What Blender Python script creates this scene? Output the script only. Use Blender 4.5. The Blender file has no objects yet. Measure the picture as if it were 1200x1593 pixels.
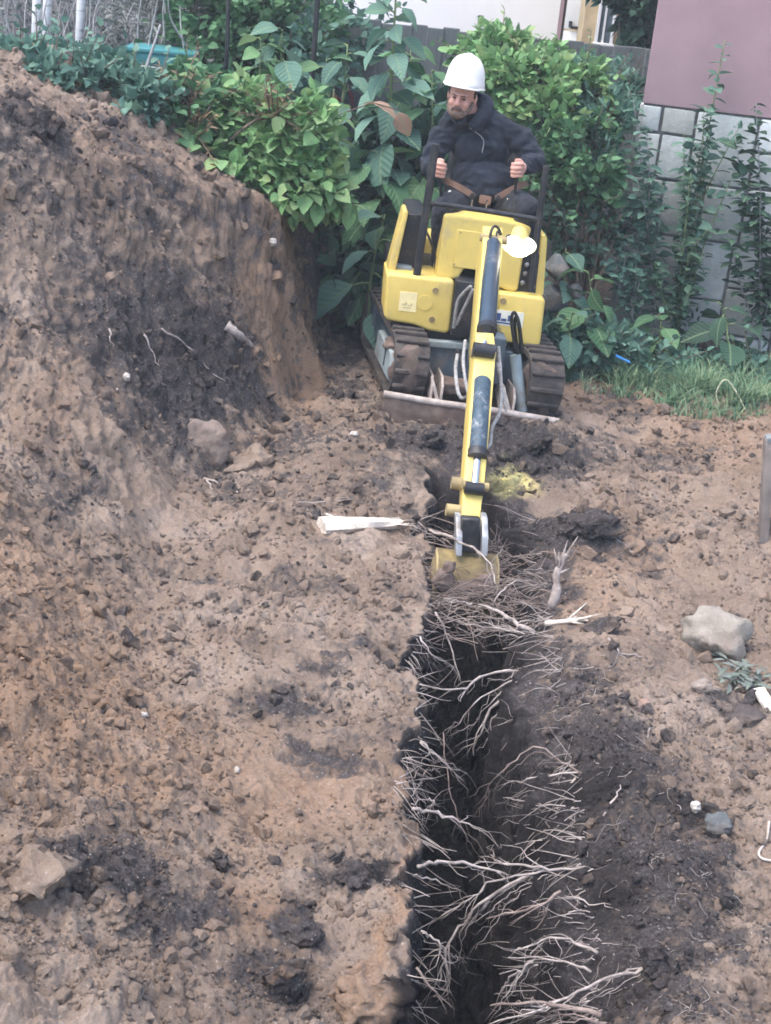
import bpy, bmesh, math, random
import numpy as np
from mathutils import Vector, Matrix, Euler

random.seed(7)
rng = np.random.default_rng(7)
S = bpy.context.scene
COL = S.collection
R = math.radians

# ------------------------------------------------------------------ camera
CAM_H, PITCH, ROLL, FOC = 2.9, R(21.0), R(6.0), 2500.0      # focal length in photograph pixels (1200 x 1593)
CAM = Vector((0, 0, CAM_H))
_f = Vector((0, math.cos(PITCH), -math.sin(PITCH)))
_u0 = Vector((0, math.sin(PITCH), math.cos(PITCH)))
_r0 = Vector((1, 0, 0))
_R = _r0 * math.cos(ROLL) + _u0 * math.sin(ROLL)
_U = -_r0 * math.sin(ROLL) + _u0 * math.cos(ROLL)
cam_data = bpy.data.cameras.new('camera')
cam = bpy.data.objects.new('camera', cam_data)
COL.objects.link(cam)
cam.matrix_world = Matrix(((_R.x, _U.x, -_f.x, CAM.x), (_R.y, _U.y, -_f.y, CAM.y), (_R.z, _U.z, -_f.z, CAM.z), (0, 0, 0, 1)))
cam_data.sensor_fit = 'VERTICAL'
cam_data.angle = 2 * math.atan(796.5 / FOC)
cam_data.clip_start = 0.05
cam_data.clip_end = 400
S.camera = cam

# ------------------------------------------------------------------ light: soft overcast evening
world = bpy.data.worlds.new('World')
S.world = world
world.use_nodes = True
wn = world.node_tree.nodes
wl = world.node_tree.links
bg = wn['Background']
sky = wn.new('ShaderNodeTexSky')
sky.sky_type = 'NISHITA'
sky.sun_disc = False
SUN_EL, SUN_AZ = R(66), R(240)        # azimuth clockwise from +Y: the sun stands behind the camera's left shoulder
sky.sun_elevation = SUN_EL
sky.sun_rotation = SUN_AZ
sky.air_density = 1.0
sky.dust_density = 3.5
sky.ozone_density = 1.0
wl.new(sky.outputs[0], bg.inputs[0])
bg.inputs[1].default_value = 0.15
sun_d = bpy.data.lights.new('sun', 'SUN')
sun_d.energy = 0.65
sun_d.angle = R(50)
sun_d.color = (1.0, 0.97, 0.93)
sun = bpy.data.objects.new('sun', sun_d)
COL.objects.link(sun)
_sd = Vector((math.sin(SUN_AZ) * math.cos(SUN_EL), math.cos(SUN_AZ) * math.cos(SUN_EL), math.sin(SUN_EL)))
sun.rotation_euler = _sd.to_track_quat('Z', 'Y').to_euler()
sun.location = _sd * 30
S.view_settings.view_transform = 'Standard'
S.view_settings.look = 'None'
S.view_settings.exposure = 1.8
S.view_settings.gamma = 1.0
S.view_settings.use_curve_mapping = False
S.render.engine = 'CYCLES'
S.cycles.max_bounces = 6
S.cycles.use_denoising = True
S.cycles.pixel_filter_type = 'BLACKMAN_HARRIS'
S.cycles.filter_width = 1.7

# ------------------------------------------------------------------ looking through the photograph
def ray(px, py):
    return _f + _R * ((px - 600) / FOC) + _U * ((796.5 - py) / FOC)
def at(px, py, Y):
    """world point seen at a photograph pixel, at world distance Y"""
    d = ray(px, py)
    return CAM + d * (Y / d.y)
def atz(px, py, z):
    d = ray(px, py)
    return CAM + d * ((z - CAM.z) / d.z)

# ------------------------------------------------------------------ noise (numpy)
def _hash(ix, iy, s):
    h = (ix.astype(np.int64) * 374761393 + iy.astype(np.int64) * 668265263 + s * 1274126177) & 0xFFFFFFFF
    h = ((h ^ (h >> 13)) * 1274126177) & 0xFFFFFFFF
    h = ((h ^ (h >> 16)) * 2246822519) & 0xFFFFFFFF
    return (h ^ (h >> 15)) & 0xFFFFFFFF
def gnoise(x, y, s=0):
    x = np.asarray(x, float); y = np.asarray(y, float)
    ix = np.floor(x); iy = np.floor(y); fx = x - ix; fy = y - iy
    u = fx * fx * fx * (fx * (fx * 6 - 15) + 10); v = fy * fy * fy * (fy * (fy * 6 - 15) + 10)
    def g(dx, dy):
        a = _hash(ix + dx, iy + dy, s) * (2 * math.pi / 4294967296.0)
        return np.cos(a) * (fx - dx) + np.sin(a) * (fy - dy)
    a = g(0, 0) * (1 - u) + g(1, 0) * u
    b = g(0, 1) * (1 - u) + g(1, 1) * u
    return (a * (1 - v) + b * v) * 1.5
def fbm(x, y, s=0, o=4, lac=2.1, gain=0.5):
    t = 0; a = 1.0; f = 1.0
    for i in range(o):
        t = t + a * gnoise(x * f + i * 17.3, y * f - i * 9.1, s + i)
        a *= gain; f *= lac
    return t
def worley(x, y, s=0):
    """distance to the nearest jittered cell point, and a random value of that cell"""
    x = np.asarray(x, float); y = np.asarray(y, float)
    ix = np.floor(x); iy = np.floor(y)
    best = np.full(x.shape, 9.0); val = np.zeros(x.shape)
    for dx in (-1, 0, 1):
        for dy in (-1, 0, 1):
            cx = ix + dx; cy = iy + dy
            jx = _hash(cx, cy, s) / 4294967296.0; jy = _hash(cx, cy, s + 71) / 4294967296.0
            d = np.hypot(cx + jx - x, cy + jy - y)
            m = d < best
            best = np.where(m, d, best)
            val = np.where(m, _hash(cx, cy, s + 33) / 4294967296.0, val)
    return best, val
def sstep(a, b, x):
    t = np.clip((x - a) / (b - a), 0, 1)
    return t * t * (3 - 2 * t)
def smin(a, b, k):
    h = np.clip(0.5 + 0.5 * (b - a) / k, 0, 1)
    return b * (1 - h) + a * h - k * h * (1 - h)
def smax(a, b, k):
    return -smin(-a, -b, k)

# ------------------------------------------------------------------ the lie of the land
TOE_Y = [2.0, 3.8, 4.5, 5.5, 6.5, 7.5, 8.5, 9.3, 9.7, 11, 14]
TOE_X = [-.12, -.16, -.34, -.80, -1.08, -.95, -.74, -.60, -.52, -.5, -.5]
SL_Y = [2.0, 3.8, 5.3, 7.0, 8.3, 9.0, 9.6, 14]
SL_S = [.42, .50, .62, .76, 1.25, 1.7, 3.2, 3.2]
T_L, T_R, T_END, T_DEEP = 0.20, 0.635, 8.15, 1.5
def trench_edges(y):
    el = T_L - .01 + .09 * gnoise(y * 1.3, 0 * y + .4, 70) + .07 * gnoise(y * 3.7, 0 * y + 3.4, 71) + .04 * gnoise(y * 10, 0 * y + 7.4, 72) + .022 * gnoise(y * 30, 0 * y + 7.6, 79)
    er = T_R + .04 * sstep(5.2, 4.2, y) + .05 * gnoise(y * 1.4, 0 * y + 9.4, 73) + .05 * gnoise(y * 4.1, 0 * y + 3.4, 74) + .05 * gnoise(y * 12, 0 * y + 7.4, 75) + .025 * gnoise(y * 34, 0 * y + 7.3, 69)
    return el, er
def ground_height(x, y, want=None):
    x = np.asarray(x, float); y = np.asarray(y, float)
    near = sstep(14, 11.5, y) * sstep(-9, -5, x) * sstep(9, 5, x) * sstep(0, 2.0, y)
    b = .05 * gnoise(x * 1.1, y * 1.1, 3) + .03 * fbm(x * 3.1, y * 3.1, 5, 3)
    # spoil thrown up along the right lip of the trench, soil pushed up by the blade
    b = b + .13 * np.exp(-((x - .98) / .24) ** 2) * sstep(8.0, 5.5, y) * (.75 + .5 * gnoise(x * 2, y * 1.6, 9))
    b = b + .15 * np.exp(-((x - .75) / .5) ** 2 - ((y - 8.75) / .28) ** 2)
    b = b + .10 * np.exp(-((x + .10) / .35) ** 2 - ((y - 8.2) / .35) ** 2)
    b = b + .10 * np.exp(-((x - 1.05) / .22) ** 2 - ((y - 7.55) / .25) ** 2)
    # ruts pressed into the right hand ground
    b = b - .05 * np.exp(-((y - 9.35 - .10 * (x - 1.5)) / .16) ** 2) * sstep(1.0, 1.4, x)
    b = b + .06 * sstep(9.9, 11.0, y)
    # the bank on the left
    toe = np.interp(y, TOE_Y, TOE_X) + .10 * gnoise(y * 1.7, x * .4, 21) + .04 * gnoise(y * 5, x * 1.5, 22)
    sl = np.interp(y, SL_Y, SL_S)
    d = toe - x + .05 * fbm(x * 2.2, y * 2.2, 25, 2) * sstep(7.5, 9, y)
    gully = .10 * gnoise((x + y * .55) * 1.8, (y - x) * 1.4, 31) + .05 * gnoise(x * 2.8, y * 3.6, 33)
    face = sl * d + gully * sstep(0, .5, d) * sstep(4, 6, y)
    plat = 1.0 + .45 * np.clip(-.63 - x, -.2, 1.75) + .04 * gnoise(x * 2, y * 2, 12)
    plat = plat * (1 - .55 * sstep(9.9, 14.5, y))
    z = smax(b, smin(face, plat, .10), .10)
    # roughness, coarse to fine
    w1, v1 = worley(x * 7.0 + .4 * gnoise(x * 9, y * 9, 40), y * 7.0 + .4 * gnoise(x * 9, y * 9, 41), 42)
    w2, v2 = worley(x * 19 + .5 * gnoise(x * 23, y * 23, 44), y * 19, 45)
    low = gnoise(x * .9 + 3.3, y * .9, 52)
    patch = sstep(-.25, .45, gnoise(x * 1.9, y * 1.9, 51) + .45 * low + .35 * sstep(-.3, -.8, x) * sstep(7, 5, y))
    rough = (.026 + .006 * low) * fbm(x * 8, y * 8, 60, 3) + .008 * fbm(x * 40, y * 40, 65, 3)
    w3, v3 = worley(x * 44 + .5 * gnoise(x * 50, y * 50, 46), y * 44, 47)
    rough = rough + (.5 + .5 * patch) * (.030 * (v1 - .5) * sstep(.6, .4, w1) + .016 * (v2 - .4) * sstep(.62, .42, w2) + .007 * (v3 - .4))
    rough = rough + patch * (.040 * np.clip(.42 - w1, 0, 1) * (.3 + v1) + .020 * np.clip(.42 - w2, 0, 1) * (.2 + v2))
    inb = sstep(.05, .25, d) * sstep(plat + .12, plat - .12, face)
    wb_, vb_ = worley(x * 3.4 + .5 * gnoise(x * 4, y * 4, 36), y * 3.4, 37)
    rough = rough + .13 * np.clip(.5 - wb_, 0, 1) * vb_ * sstep(-.05, -.35, x) * sstep(6.2, 5.0, y)
    z = z + rough * near * (1 + .4 * sstep(.1, .5, d)) * (1 - inb * (1 - 1 / (1 + sl * sl)))
    if want == 'steep': return inb * near * sstep(.35, .9, sl)
    # the trench
    el, er = trench_edges(y)
    end = sstep(T_END, T_END - .35, y + .08 * gnoise(x * 6, y * 0, 76)) * sstep(.9, 1.4, y)
    sl_in = sstep(0, .085, x - el) * sstep(0, .055, er - x)
    lip = -.05 * np.exp(-((x - er - .04) / .09) ** 2) - .05 * np.exp(-((x - el + .03) / .06) ** 2) * sstep(-.3, .3, gnoise(y * 3, 0 * x + .6, 68))
    floor = -T_DEEP + .10 * gnoise(x * 4, y * 2, 77) + .22 * sstep(4.6, 3.7, y) + .04 * fbm(x * 12, y * 12, 78, 2)
    tr = sl_in * end
    if want == 'wall': return end * sstep(-.01, .03, x - el) * sstep(-.01, .03, er - x)
    z = z + lip * end
    z = z * (1 - tr) + floor * tr
    z = z + .25 * sstep(12.5, 14, y) * sstep(-.6, .2, x)
    return z
def gz(x, y):
    return float(ground_height(np.array([x]), np.array([y]))[0])
_T = np.concatenate([np.linspace(3, 14, 900)])
def hit(px, py, lift=0.0):
    """the point of the ground seen at a photograph pixel"""
    d = ray(px, py)
    X = CAM.x + d.x * _T; Y = CAM.y + d.y * _T; Z = CAM.z + d.z * _T
    g = ground_height(X, Y)
    k = np.nonzero(Z <= g)[0]
    i = int(k[0]) if len(k) else len(_T) - 1
    if i > 0:
        a = (Z[i - 1] - g[i - 1]); b = (Z[i] - g[i]); f = a / (a - b) if a != b else 0
    else:
        f = 0; i = 1
    t = _T[i - 1] + f * (_T[i] - _T[i - 1])
    p = CAM + d * float(t)
    return Vector((p.x, p.y, p.z + lift))

# ------------------------------------------------------------------ objects
def tag(o, label=None, cat=None, group=None, kind=None):
    if label: o['label'] = label
    if cat: o['category'] = cat
    if group: o['group'] = group
    if kind: o['kind'] = kind
    return o
def empty(name, loc=(0, 0, 0), rot=None, label=None, cat=None, group=None):
    o = bpy.data.objects.new(name, None)
    COL.objects.link(o)
    o.empty_display_size = .1
    o.location = loc
    if rot: o.rotation_euler = rot
    return tag(o, label, cat, group)
def mesh_data(name, V, F, mat=None, smooth=True):
    me = bpy.data.meshes.new(name)
    if isinstance(F, np.ndarray):
        V = np.asarray(V, np.float32); n = F.shape[1]
        me.vertices.add(len(V)); me.vertices.foreach_set('co', V.ravel())
        me.loops.add(F.size); me.loops.foreach_set('vertex_index', F.astype(np.int32).ravel())
        me.polygons.add(len(F)); me.polygons.foreach_set('loop_start', np.arange(0, F.size, n, dtype=np.int32))
        me.update(calc_edges=True)
    else:
        me.from_pydata([tuple(v) for v in V], [], F)
        me.update()
    me.polygons.foreach_set('use_smooth', [smooth] * len(me.polygons))
    if mat: me.materials.append(mat)
    return me
def put(name, me, parent=None, loc=(0, 0, 0), rot=(0, 0, 0), scale=(1, 1, 1)):
    o = bpy.data.objects.new(name, me)
    COL.objects.link(o)
    o.location = loc; o.rotation_euler = rot; o.scale = scale
    if parent: o.parent = parent
    return o
def mk(name, V, F, mat, parent=None, smooth=True, loc=(0, 0, 0)):
    return put(name, mesh_data(name, V, F, mat, smooth), parent, loc)
def colattr(me, name, C):
    a = me.color_attributes.new(name, 'FLOAT_COLOR', 'POINT')
    a.data.foreach_set('color', np.asarray(C, np.float32).ravel())
def bm_obj(name, bm, mat, parent=None, smooth=False, loc=(0, 0, 0), auto=None):
    bmesh.ops.recalc_face_normals(bm, faces=bm.faces)
    me = bpy.data.meshes.new(name)
    bm.to_mesh(me); bm.free()
    me.polygons.foreach_set('use_smooth', [smooth] * len(me.polygons))
    if auto: me.set_sharp_from_angle(angle=R(auto))
    me.materials.append(mat)
    return put(name, me, parent, loc)

class MB:
    """collects boxes, prisms and tubes into one mesh"""
    def __init__(s): s.bm = bmesh.new()
    def box(s, c, size, rot=None, bevel=0.0, seg=2):
        b = bmesh.new()
        bmesh.ops.create_cube(b, size=1)
        bmesh.ops.scale(b, vec=Vector(size), verts=b.verts)
        if bevel: bmesh.ops.bevel(b, geom=list(b.edges), offset=bevel, segments=seg, profile=.6, affect='EDGES')
        m = Matrix.Translation(Vector(c))
        if rot is not None: m = m @ (rot if isinstance(rot, Matrix) else Euler(rot).to_matrix().to_4x4())
        bmesh.ops.transform(b, matrix=m, verts=b.verts)
        return s.add(b)
    def add(s, b):
        me = bpy.data.meshes.new('_t'); b.to_mesh(me); b.free(); s.bm.from_mesh(me); bpy.data.meshes.remove(me)
        return s
    def prism(s, pts, ext, bevel=0.0, seg=2):
        """closed outline of 3D points swept along the vector ext"""
        b = bmesh.new()
        vs = [b.verts.new(Vector(p)) for p in pts]
        f = b.faces.new(vs)
        r = bmesh.ops.extrude_face_region(b, geom=[f])
        nv = [g for g in r['geom'] if isinstance(g, bmesh.types.BMVert)]
        bmesh.ops.translate(b, vec=Vector(ext), verts=nv)
        bmesh.ops.recalc_face_normals(b, faces=b.faces)
        if bevel: bmesh.ops.bevel(b, geom=list(b.edges), offset=bevel, segments=seg, profile=.6, affect='EDGES')
        return s.add(b)
    def tube(s, pts, r, n=10, caps=True):
        V, F = tube_vf(pts, r, n, caps)
        vs = [s.bm.verts.new(v) for v in V]
        for f in F:
            try: s.bm.faces.new([vs[i] for i in f])
            except ValueError: pass
        return s
    def cyl(s, a, b, r, n=16, r2=None):
        return s.tube([a, b], [r, r if r2 is None else r2], n)
    def ball(s, c, r, u=12, v=8, rot=None):
        b = bmesh.new()
        bmesh.ops.create_uvsphere(b, u_segments=u, v_segments=v, radius=1)
        rr = Vector(r) if hasattr(r, '__len__') else Vector((r, r, r))
        bmesh.ops.scale(b, vec=rr, verts=b.verts)
        m = Matrix.Translation(Vector(c))
        if rot is not None: m = m @ (rot if isinstance(rot, Matrix) else Euler(rot).to_matrix().to_4x4())
        bmesh.ops.transform(b, matrix=m, verts=b.verts)
        return s.add(b)
    def build(s, name, mat, parent=None, smooth=False, loc=(0, 0, 0), auto=40):
        return bm_obj(name, s.bm, mat, parent, True if auto else smooth, loc, auto)
def tube_vf(pts, r, n=6, caps=True):
    pts = [Vector(p) for p in pts]
    m = len(pts)
    rr = list(r) if hasattr(r, '__len__') else [r] * m
    V, F = [], []
    t0 = (pts[1] - pts[0]).normalized()
    up = Vector((0, 0, 1)) if abs(t0.z) < .9 else Vector((1, 0, 0))
    nrm = (up - t0 * up.dot(t0)).normalized()
    for i in range(m):
        t = (pts[min(i + 1, m - 1)] - pts[max(i - 1, 0)])
        t = t.normalized() if t.length > 1e-9 else t0
        nrm = (nrm - t * nrm.dot(t))
        nrm = nrm.normalized() if nrm.length > 1e-6 else t.orthogonal().normalized()
        bn = t.cross(nrm)
        for k in range(n):
            a = 2 * math.pi * k / n
            V.append(pts[i] + (nrm * math.cos(a) + bn * math.sin(a)) * rr[i])
    for i in range(m - 1):
        for k in range(n):
            k2 = (k + 1) % n
            F.append((i * n + k, i * n + k2, (i + 1) * n + k2, (i + 1) * n + k))
    if caps:
        F.append(tuple(range(n - 1, -1, -1)))
        F.append(tuple(range((m - 1) * n, m * n)))
    return V, F
def smooth_path(pts, k=4):
    """Catmull-Rom through the points"""
    P = [Vector(p) for p in pts]
    if len(P) < 3: return [P[0].lerp(P[-1], i / k) for i in range(k + 1)]
    Q = [P[0] * 2 - P[1]] + P + [P[-1] * 2 - P[-2]]
    out = []
    for i in range(1, len(Q) - 2):
        a, b, c, d = Q[i - 1:i + 3]
        for j in range(k):
            t = j / k
            out.append(.5 * ((2 * b) + (c - a) * t + (2 * a - 5 * b + 4 * c - d) * t * t + (3 * b - a - 3 * c + d) * t ** 3))
    out.append(P[-1])
    return out

# ------------------------------------------------------------------ materials
class NT:
    def __init__(s, name):
        s.m = bpy.data.materials.new(name); s.m.use_nodes = True
        s.t = s.m.node_tree; s.n = s.t.nodes; s.l = s.t.links
        s.b = s.n['Principled BSDF']; s.out = s.n['Material Output']
        s.b.inputs['Specular IOR Level'].default_value = .3
    def new(s, t, **k):
        n = s.n.new(t)
        for a, v in k.items(): setattr(n, a, v)
        return n
    def link(s, a, b): s.l.new(a, b)
    def coord(s, kind='Object'): return s.new('ShaderNodeTexCoord').outputs[kind]
    def noise(s, vec, scale, detail=4, rough=.55, dist=0):
        n = s.new('ShaderNodeTexNoise')
        n.inputs['Scale'].default_value = scale; n.inputs['Detail'].default_value = detail
        n.inputs['Roughness'].default_value = rough; n.inputs['Distortion'].default_value = dist
        if vec is not None: s.link(vec, n.inputs['Vector'])
        return n.outputs['Fac']
    def ramp(s, fac, stops):
        r = s.new('ShaderNodeValToRGB'); e = r.color_ramp.elements
        while len(e) > 1: e.remove(e[-1])
        for i, (p, c) in enumerate(stops):
            if i == 0: e[0].position = p; el = e[0]
            else: el = e.new(p)
            el.color = (*c, 1) if len(c) == 3 else c
        s.link(fac, r.inputs[0]); return r.outputs[0]
    def maprange(s, v, a, b, c=0, d=1):
        n = s.new('ShaderNodeMapRange'); n.inputs[1].default_value = a; n.inputs[2].default_value = b
        n.inputs[3].default_value = c; n.inputs[4].default_value = d
        s.link(v, n.inputs[0]); return n.outputs[0]
    def math(s, op, a, b=None):
        n = s.new('ShaderNodeMath', operation=op)
        for i, v in enumerate((a, b)):
            if v is None: continue
            if isinstance(v, (int, float)): n.inputs[i].default_value = v
            else: s.link(v, n.inputs[i])
        return n.outputs[0]
    def mix(s, fac, a, b, blend='MIX'):
        n = s.new('ShaderNodeMix', data_type='RGBA', blend_type=blend)
        if isinstance(fac, (int, float)): n.inputs[0].default_value = fac
        else: s.link(fac, n.inputs[0])
        for i, v in ((6, a), (7, b)):
            if isinstance(v, (tuple, list)): n.inputs[i].default_value = (*v[:3], 1)
            else: s.link(v, n.inputs[i])
        return n.outputs[2]
    def bump(s, h, strength, dist=.01, prev=None):
        n = s.new('ShaderNodeBump'); n.inputs['Strength'].default_value = strength; n.inputs['Distance'].default_value = dist
        s.link(h, n.inputs['Height'])
        if prev is not None: s.link(prev, n.inputs['Normal'])
        return n.outputs[0]
    def color(s, c):
        if isinstance(c, (tuple, list)): s.b.inputs['Base Color'].default_value = (*c[:3], 1)
        else: s.link(c, s.b.inputs['Base Color'])
    def normal(s, n): s.link(n, s.b.inputs['Normal'])
    def set(s, **k):
        for a, v in k.items(): s.b.inputs[a.replace('_', ' ')].default_value = v
def simple(name, c, rough=.6, var=.25, scale=12, metal=0, bump=.0, dirt=None, dirt_amt=.4, bscale=60, coord='Object', spec=.3):
    t = NT(name); v = t.coord(coord)
    n = t.noise(v, scale, 5, .6)
    lo = tuple(x * (1 - var) for x in c); hi = tuple(min(1, x * (1 + var)) for x in c)
    col = t.ramp(n, [(.3, lo), (.7, hi)])
    if dirt:
        d = t.noise(v, scale * .55, 7, .72, .4)
        col = t.mix(t.maprange(d, .62 - dirt_amt * .3, .72), col, dirt)
    t.color(col)
    t.set(Roughness=rough, Metallic=metal, Specular_IOR_Level=spec)
    if bump:
        t.normal(t.bump(t.noise(v, bscale, 5, .65), bump, .004))
    return t.m

def soil_material(name, kind='ground'):
    t = NT(name)
    a = t.new('ShaderNodeAttribute', attribute_name='soil')
    sep = t.new('ShaderNodeSeparateColor'); t.link(a.outputs['Color'], sep.inputs[0])
    dark, warm, var = sep.outputs[0], sep.outputs[1], sep.outputs[2]
    v = t.coord('Object') if kind == 'ground' else t.new('ShaderNodeNewGeometry').outputs['Position']
    n1 = t.noise(v, 2.2, 6, .62, .3); n2 = t.noise(v, 14, 5, .65, .2); n3 = t.noise(v, 75, 4, .7)
    tan = t.ramp(n1, [(.30, (.158, .118, .092)), (.5, (.265, .202, .157)), (.72, (.37, .300, .246))])
    tan = t.mix(t.math('MULTIPLY', warm, .7), tan, t.ramp(n2, [(.3, (.215, .132, .082)), (.7, (.39, .258, .166))]))
    drk = t.ramp(n2, [(.3, (.033, .029, .030)), (.55, (.062, .055, .055)), (.75, (.115, .103, .10))])
    m = t.math('ADD', dark, t.maprange(n2, .3, .7, -.42, .42))
    m = t.math('ADD', m, t.maprange(n1, .3, .7, -.18, .18))
    m = t.math('ADD', m, t.maprange(n3, .3, .7, -.2, .2))
    c = t.mix(t.maprange(m, .28, .72), tan, drk)
    # crumbs: fine light and dark grains
    c = t.mix(t.maprange(n3, .5, .75, .0, .6), c, t.mix(.5, c, (.46, .40, .36)))
    c = t.mix(t.maprange(n3, .45, .25, .0, .5), c, t.mix(.6, c, (.03, .025, .023)))
    w = t.new('ShaderNodeTexVoronoi'); w.inputs['Scale'].default_value = 120; t.link(v, w.inputs['Vector'])
    sc = t.new('ShaderNodeSeparateColor'); t.link(w.outputs['Color'], sc.inputs[0])
    grit = t.math('MULTIPLY', t.maprange(sc.outputs[0], .972, .985), t.maprange(w.outputs['Distance'], .5, .3))
    c = t.mix(t.math('MULTIPLY', grit, .5), c, (.50, .46, .42))
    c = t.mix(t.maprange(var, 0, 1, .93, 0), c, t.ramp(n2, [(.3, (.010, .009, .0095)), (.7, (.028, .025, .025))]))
    t.color(c); t.set(Roughness=.95, Specular_IOR_Level=.12)
    b = t.bump(t.noise(v, 38, 6, .75), .85, .022)
    b = t.bump(t.noise(v, 170, 4, .7), .7, .007, b)
    t.normal(b)
    return t.m
M = {}
M['soil'] = soil_material('soil')
# ------------------------------------------------------------------ soil patches (world ellipses under photograph places)
def patch_list(L):
    out = []
    for px, py, rx, ry, v, ang in L:
        c = hit(px, py); ca, sa = math.cos(R(ang)), math.sin(R(ang))
        ex = hit(px + rx * ca, py + rx * sa) - c; ey = hit(px - ry * sa, py + ry * ca) - c
        A = np.array([[ex.x, ey.x], [ex.y, ey.y]])
        for i in range(2):                       # keep a patch from being drawn out behind a crest
            l = np.hypot(*A[:, i])
            if l > .9: A[:, i] *= .9 / l
        if abs(np.linalg.det(A)) < 1e-3: A = np.eye(2) * .2
        out.append((c.x, c.y, np.linalg.inv(A), v))
    return out
DARK = patch_list([
    (280, 540, 170, 105, .95, 35), (380, 600, 110, 70, .75, 30), (60, 185, 70, 42, .9, 30), (210, 235, 110, 26, .55, 30),
    (330, 310, 120, 30, .7, 32), (420, 380, 60, 60, .6, 60), (300, 680, 110, 60, .6, 10),
    (430, 1090, 85, 24, .75, 8), (500, 1042, 40, 18, .7, 0), (470, 912, 80, 16, .55, 0), (320, 905, 90, 16, .45, 5),
    (590, 1000, 30, 30, .3, 0), (500, 1180, 80, 22, .7, 12), (600, 1140, 40, 40, .45, 0),
    (560, 720, 80, 40, .55, 5), (640, 690, 70, 50, .75, 0), (760, 690, 140, 55, .95, 5), (900, 815, 85, 40, .95, 10), (800, 830, 70, 50, 1.0, 0),
    (840, 900, 60, 60, .9, 0), (880, 1040, 90, 60, .75, 0), (900, 1200, 130, 110, 1.0, 0), (960, 1330, 170, 110, 1.0, 0), (1010, 1400, 130, 90, .7, 0),
    (970, 1470, 170, 110, .95, 0), (960, 1570, 160, 60, .9, 0), (1060, 1260, 90, 40, .8, 25), (1040, 1180, 50, 40, .35, 20), (1080, 1500, 60, 90, .35, 0),
    (1000, 700, 120, 26, .55, 5), (1010, 875, 40, 25, .55, 30), (1150, 1110, 60, 50, .5, 0), (960, 640, 60, 20, .4, 10),
    (110, 1340, 90, 34, .75, 35), (250, 1400, 130, 46, .7, 40), (190, 1300, 60, 30, .5, 45), (330, 1420, 50, 40, .75, 20),
    (555, 1350, 55, 34, .9, 25), (460, 1450, 60, 34, .8, 10), (430, 1530, 60, 60, .7, 0), (620, 1480, 40, 60, .85, 0), (650, 1240, 25, 160, .5, 0),
    (90, 765, 60, 20, .5, 0), (60, 800, 60, 14, .4, 0), (700, 760, 60, 40, .9, 0), (520, 430, 40, 60, .7, 0), (540, 560, 50, 60, .6, 0),
    (150, 330, 200, 90, .42, 30), (330, 400, 120, 90, .45, 40), (460, 480, 50, 170, .35, -5), (100, 270, 120, 50, .4, 30), (440, 680, 100, 50, .5, 0), (480, 760, 130, 30, .45, 0),
    (1060, 1390, 100, 120, .6, 0), (1100, 1540, 90, 80, .5, 0), (240, 420, 150, 80, .6, 35),
    (940, 590, 60, 20, .5, 0), (1060, 800, 120, 60, .22, 0),
])
WARM = patch_list([
    (90, 1060, 190, 170, 1.0, 45), (60, 900, 120, 60, .8, 30), (200, 1180, 200, 70, .9, 25), (300, 1200, 170, 60, .8, 20), (470, 1240, 170, 60, .8, 5), (570, 1540, 80, 70, 1.0, 0), (385, 1410, 40, 60, .9, 0),
    (440, 480, 60, 150, 1.0, -10), (470, 560, 45, 120, 1.0, 0), (960, 600, 130, 40, .9, 8), (1120, 690, 120, 40, .6, 5), (960, 850, 90, 60, .6, 0), (930, 930, 70, 40, .6, 0),
    (250, 290, 160, 70, .4, 30), (60, 620, 120, 120, .2, 0), (140, 950, 130, 60, .6, 30),
])
BLACK = patch_list([(910, 1230, 90, 60, .7, 0), (900, 1400, 90, 80, .75, 0), (1070, 1262, 70, 22, .6, 25), (900, 1540, 90, 50, .6, 0), (800, 840, 60, 40, .5, 0), (690, 745, 50, 30, .6, 0), (560, 1352, 40, 20, .6, 20), (300, 545, 110, 50, .35, 30)])
def soil_color(x, y, z=None):
    xs, ys_ = (x, y) if z is None else (x - .9 * np.clip(z, 0, 2), y + .9 * np.clip(z, 0, 2))      # so that mottling is not drawn out down the steep bank
    dm = np.zeros_like(x); wm = np.zeros_like(x)
    wx = x + .06 * fbm(xs * 4, ys_ * 4, 80, 3); wy = y + .07 * fbm(xs * 4, ys_ * 4, 84, 3)
    for L, acc in ((DARK, dm), (WARM, wm)):
        for cx, cy, A, v in L:
            dx = wx - cx; dy = wy - cy
            a = A[0, 0] * dx + A[0, 1] * dy; b = A[1, 0] * dx + A[1, 1] * dy
            np.maximum(acc, v * np.exp(-.6 * (a * a + b * b) ** 1.5), out=acc)
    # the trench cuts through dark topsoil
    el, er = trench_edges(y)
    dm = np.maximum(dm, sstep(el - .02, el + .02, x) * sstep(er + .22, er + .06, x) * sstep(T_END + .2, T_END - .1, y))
    # garden soil under the plants
    dm = np.maximum(dm, .85 * sstep(9.9, 10.7, y + .25 * gnoise(x * 2, y * 2, 88)))
    # soft mottling
    dm = dm + .26 * fbm(xs * 1.7, ys_ * 2.6, 90, 3) + .05
    # black earth of the freshest spoil; over the trench cut it paints in shade
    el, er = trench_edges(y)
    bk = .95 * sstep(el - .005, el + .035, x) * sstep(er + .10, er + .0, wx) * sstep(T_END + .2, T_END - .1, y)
    for cx, cy, A, v in BLACK:
        dx = wx - cx; dy = wy - cy
        a = A[0, 0] * dx + A[0, 1] * dy; b = A[1, 0] * dx + A[1, 1] * dy
        bk = np.maximum(bk, v * np.exp(-.7 * (a * a + b * b) ** 1.5))
    return np.stack([np.clip(dm, 0, 1), np.clip(wm, 0, 1), 1 - np.clip(bk * (1 + .6 * fbm(x * 5, y * 5, 95, 2)), 0, 1), np.ones_like(x)], -1)

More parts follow.
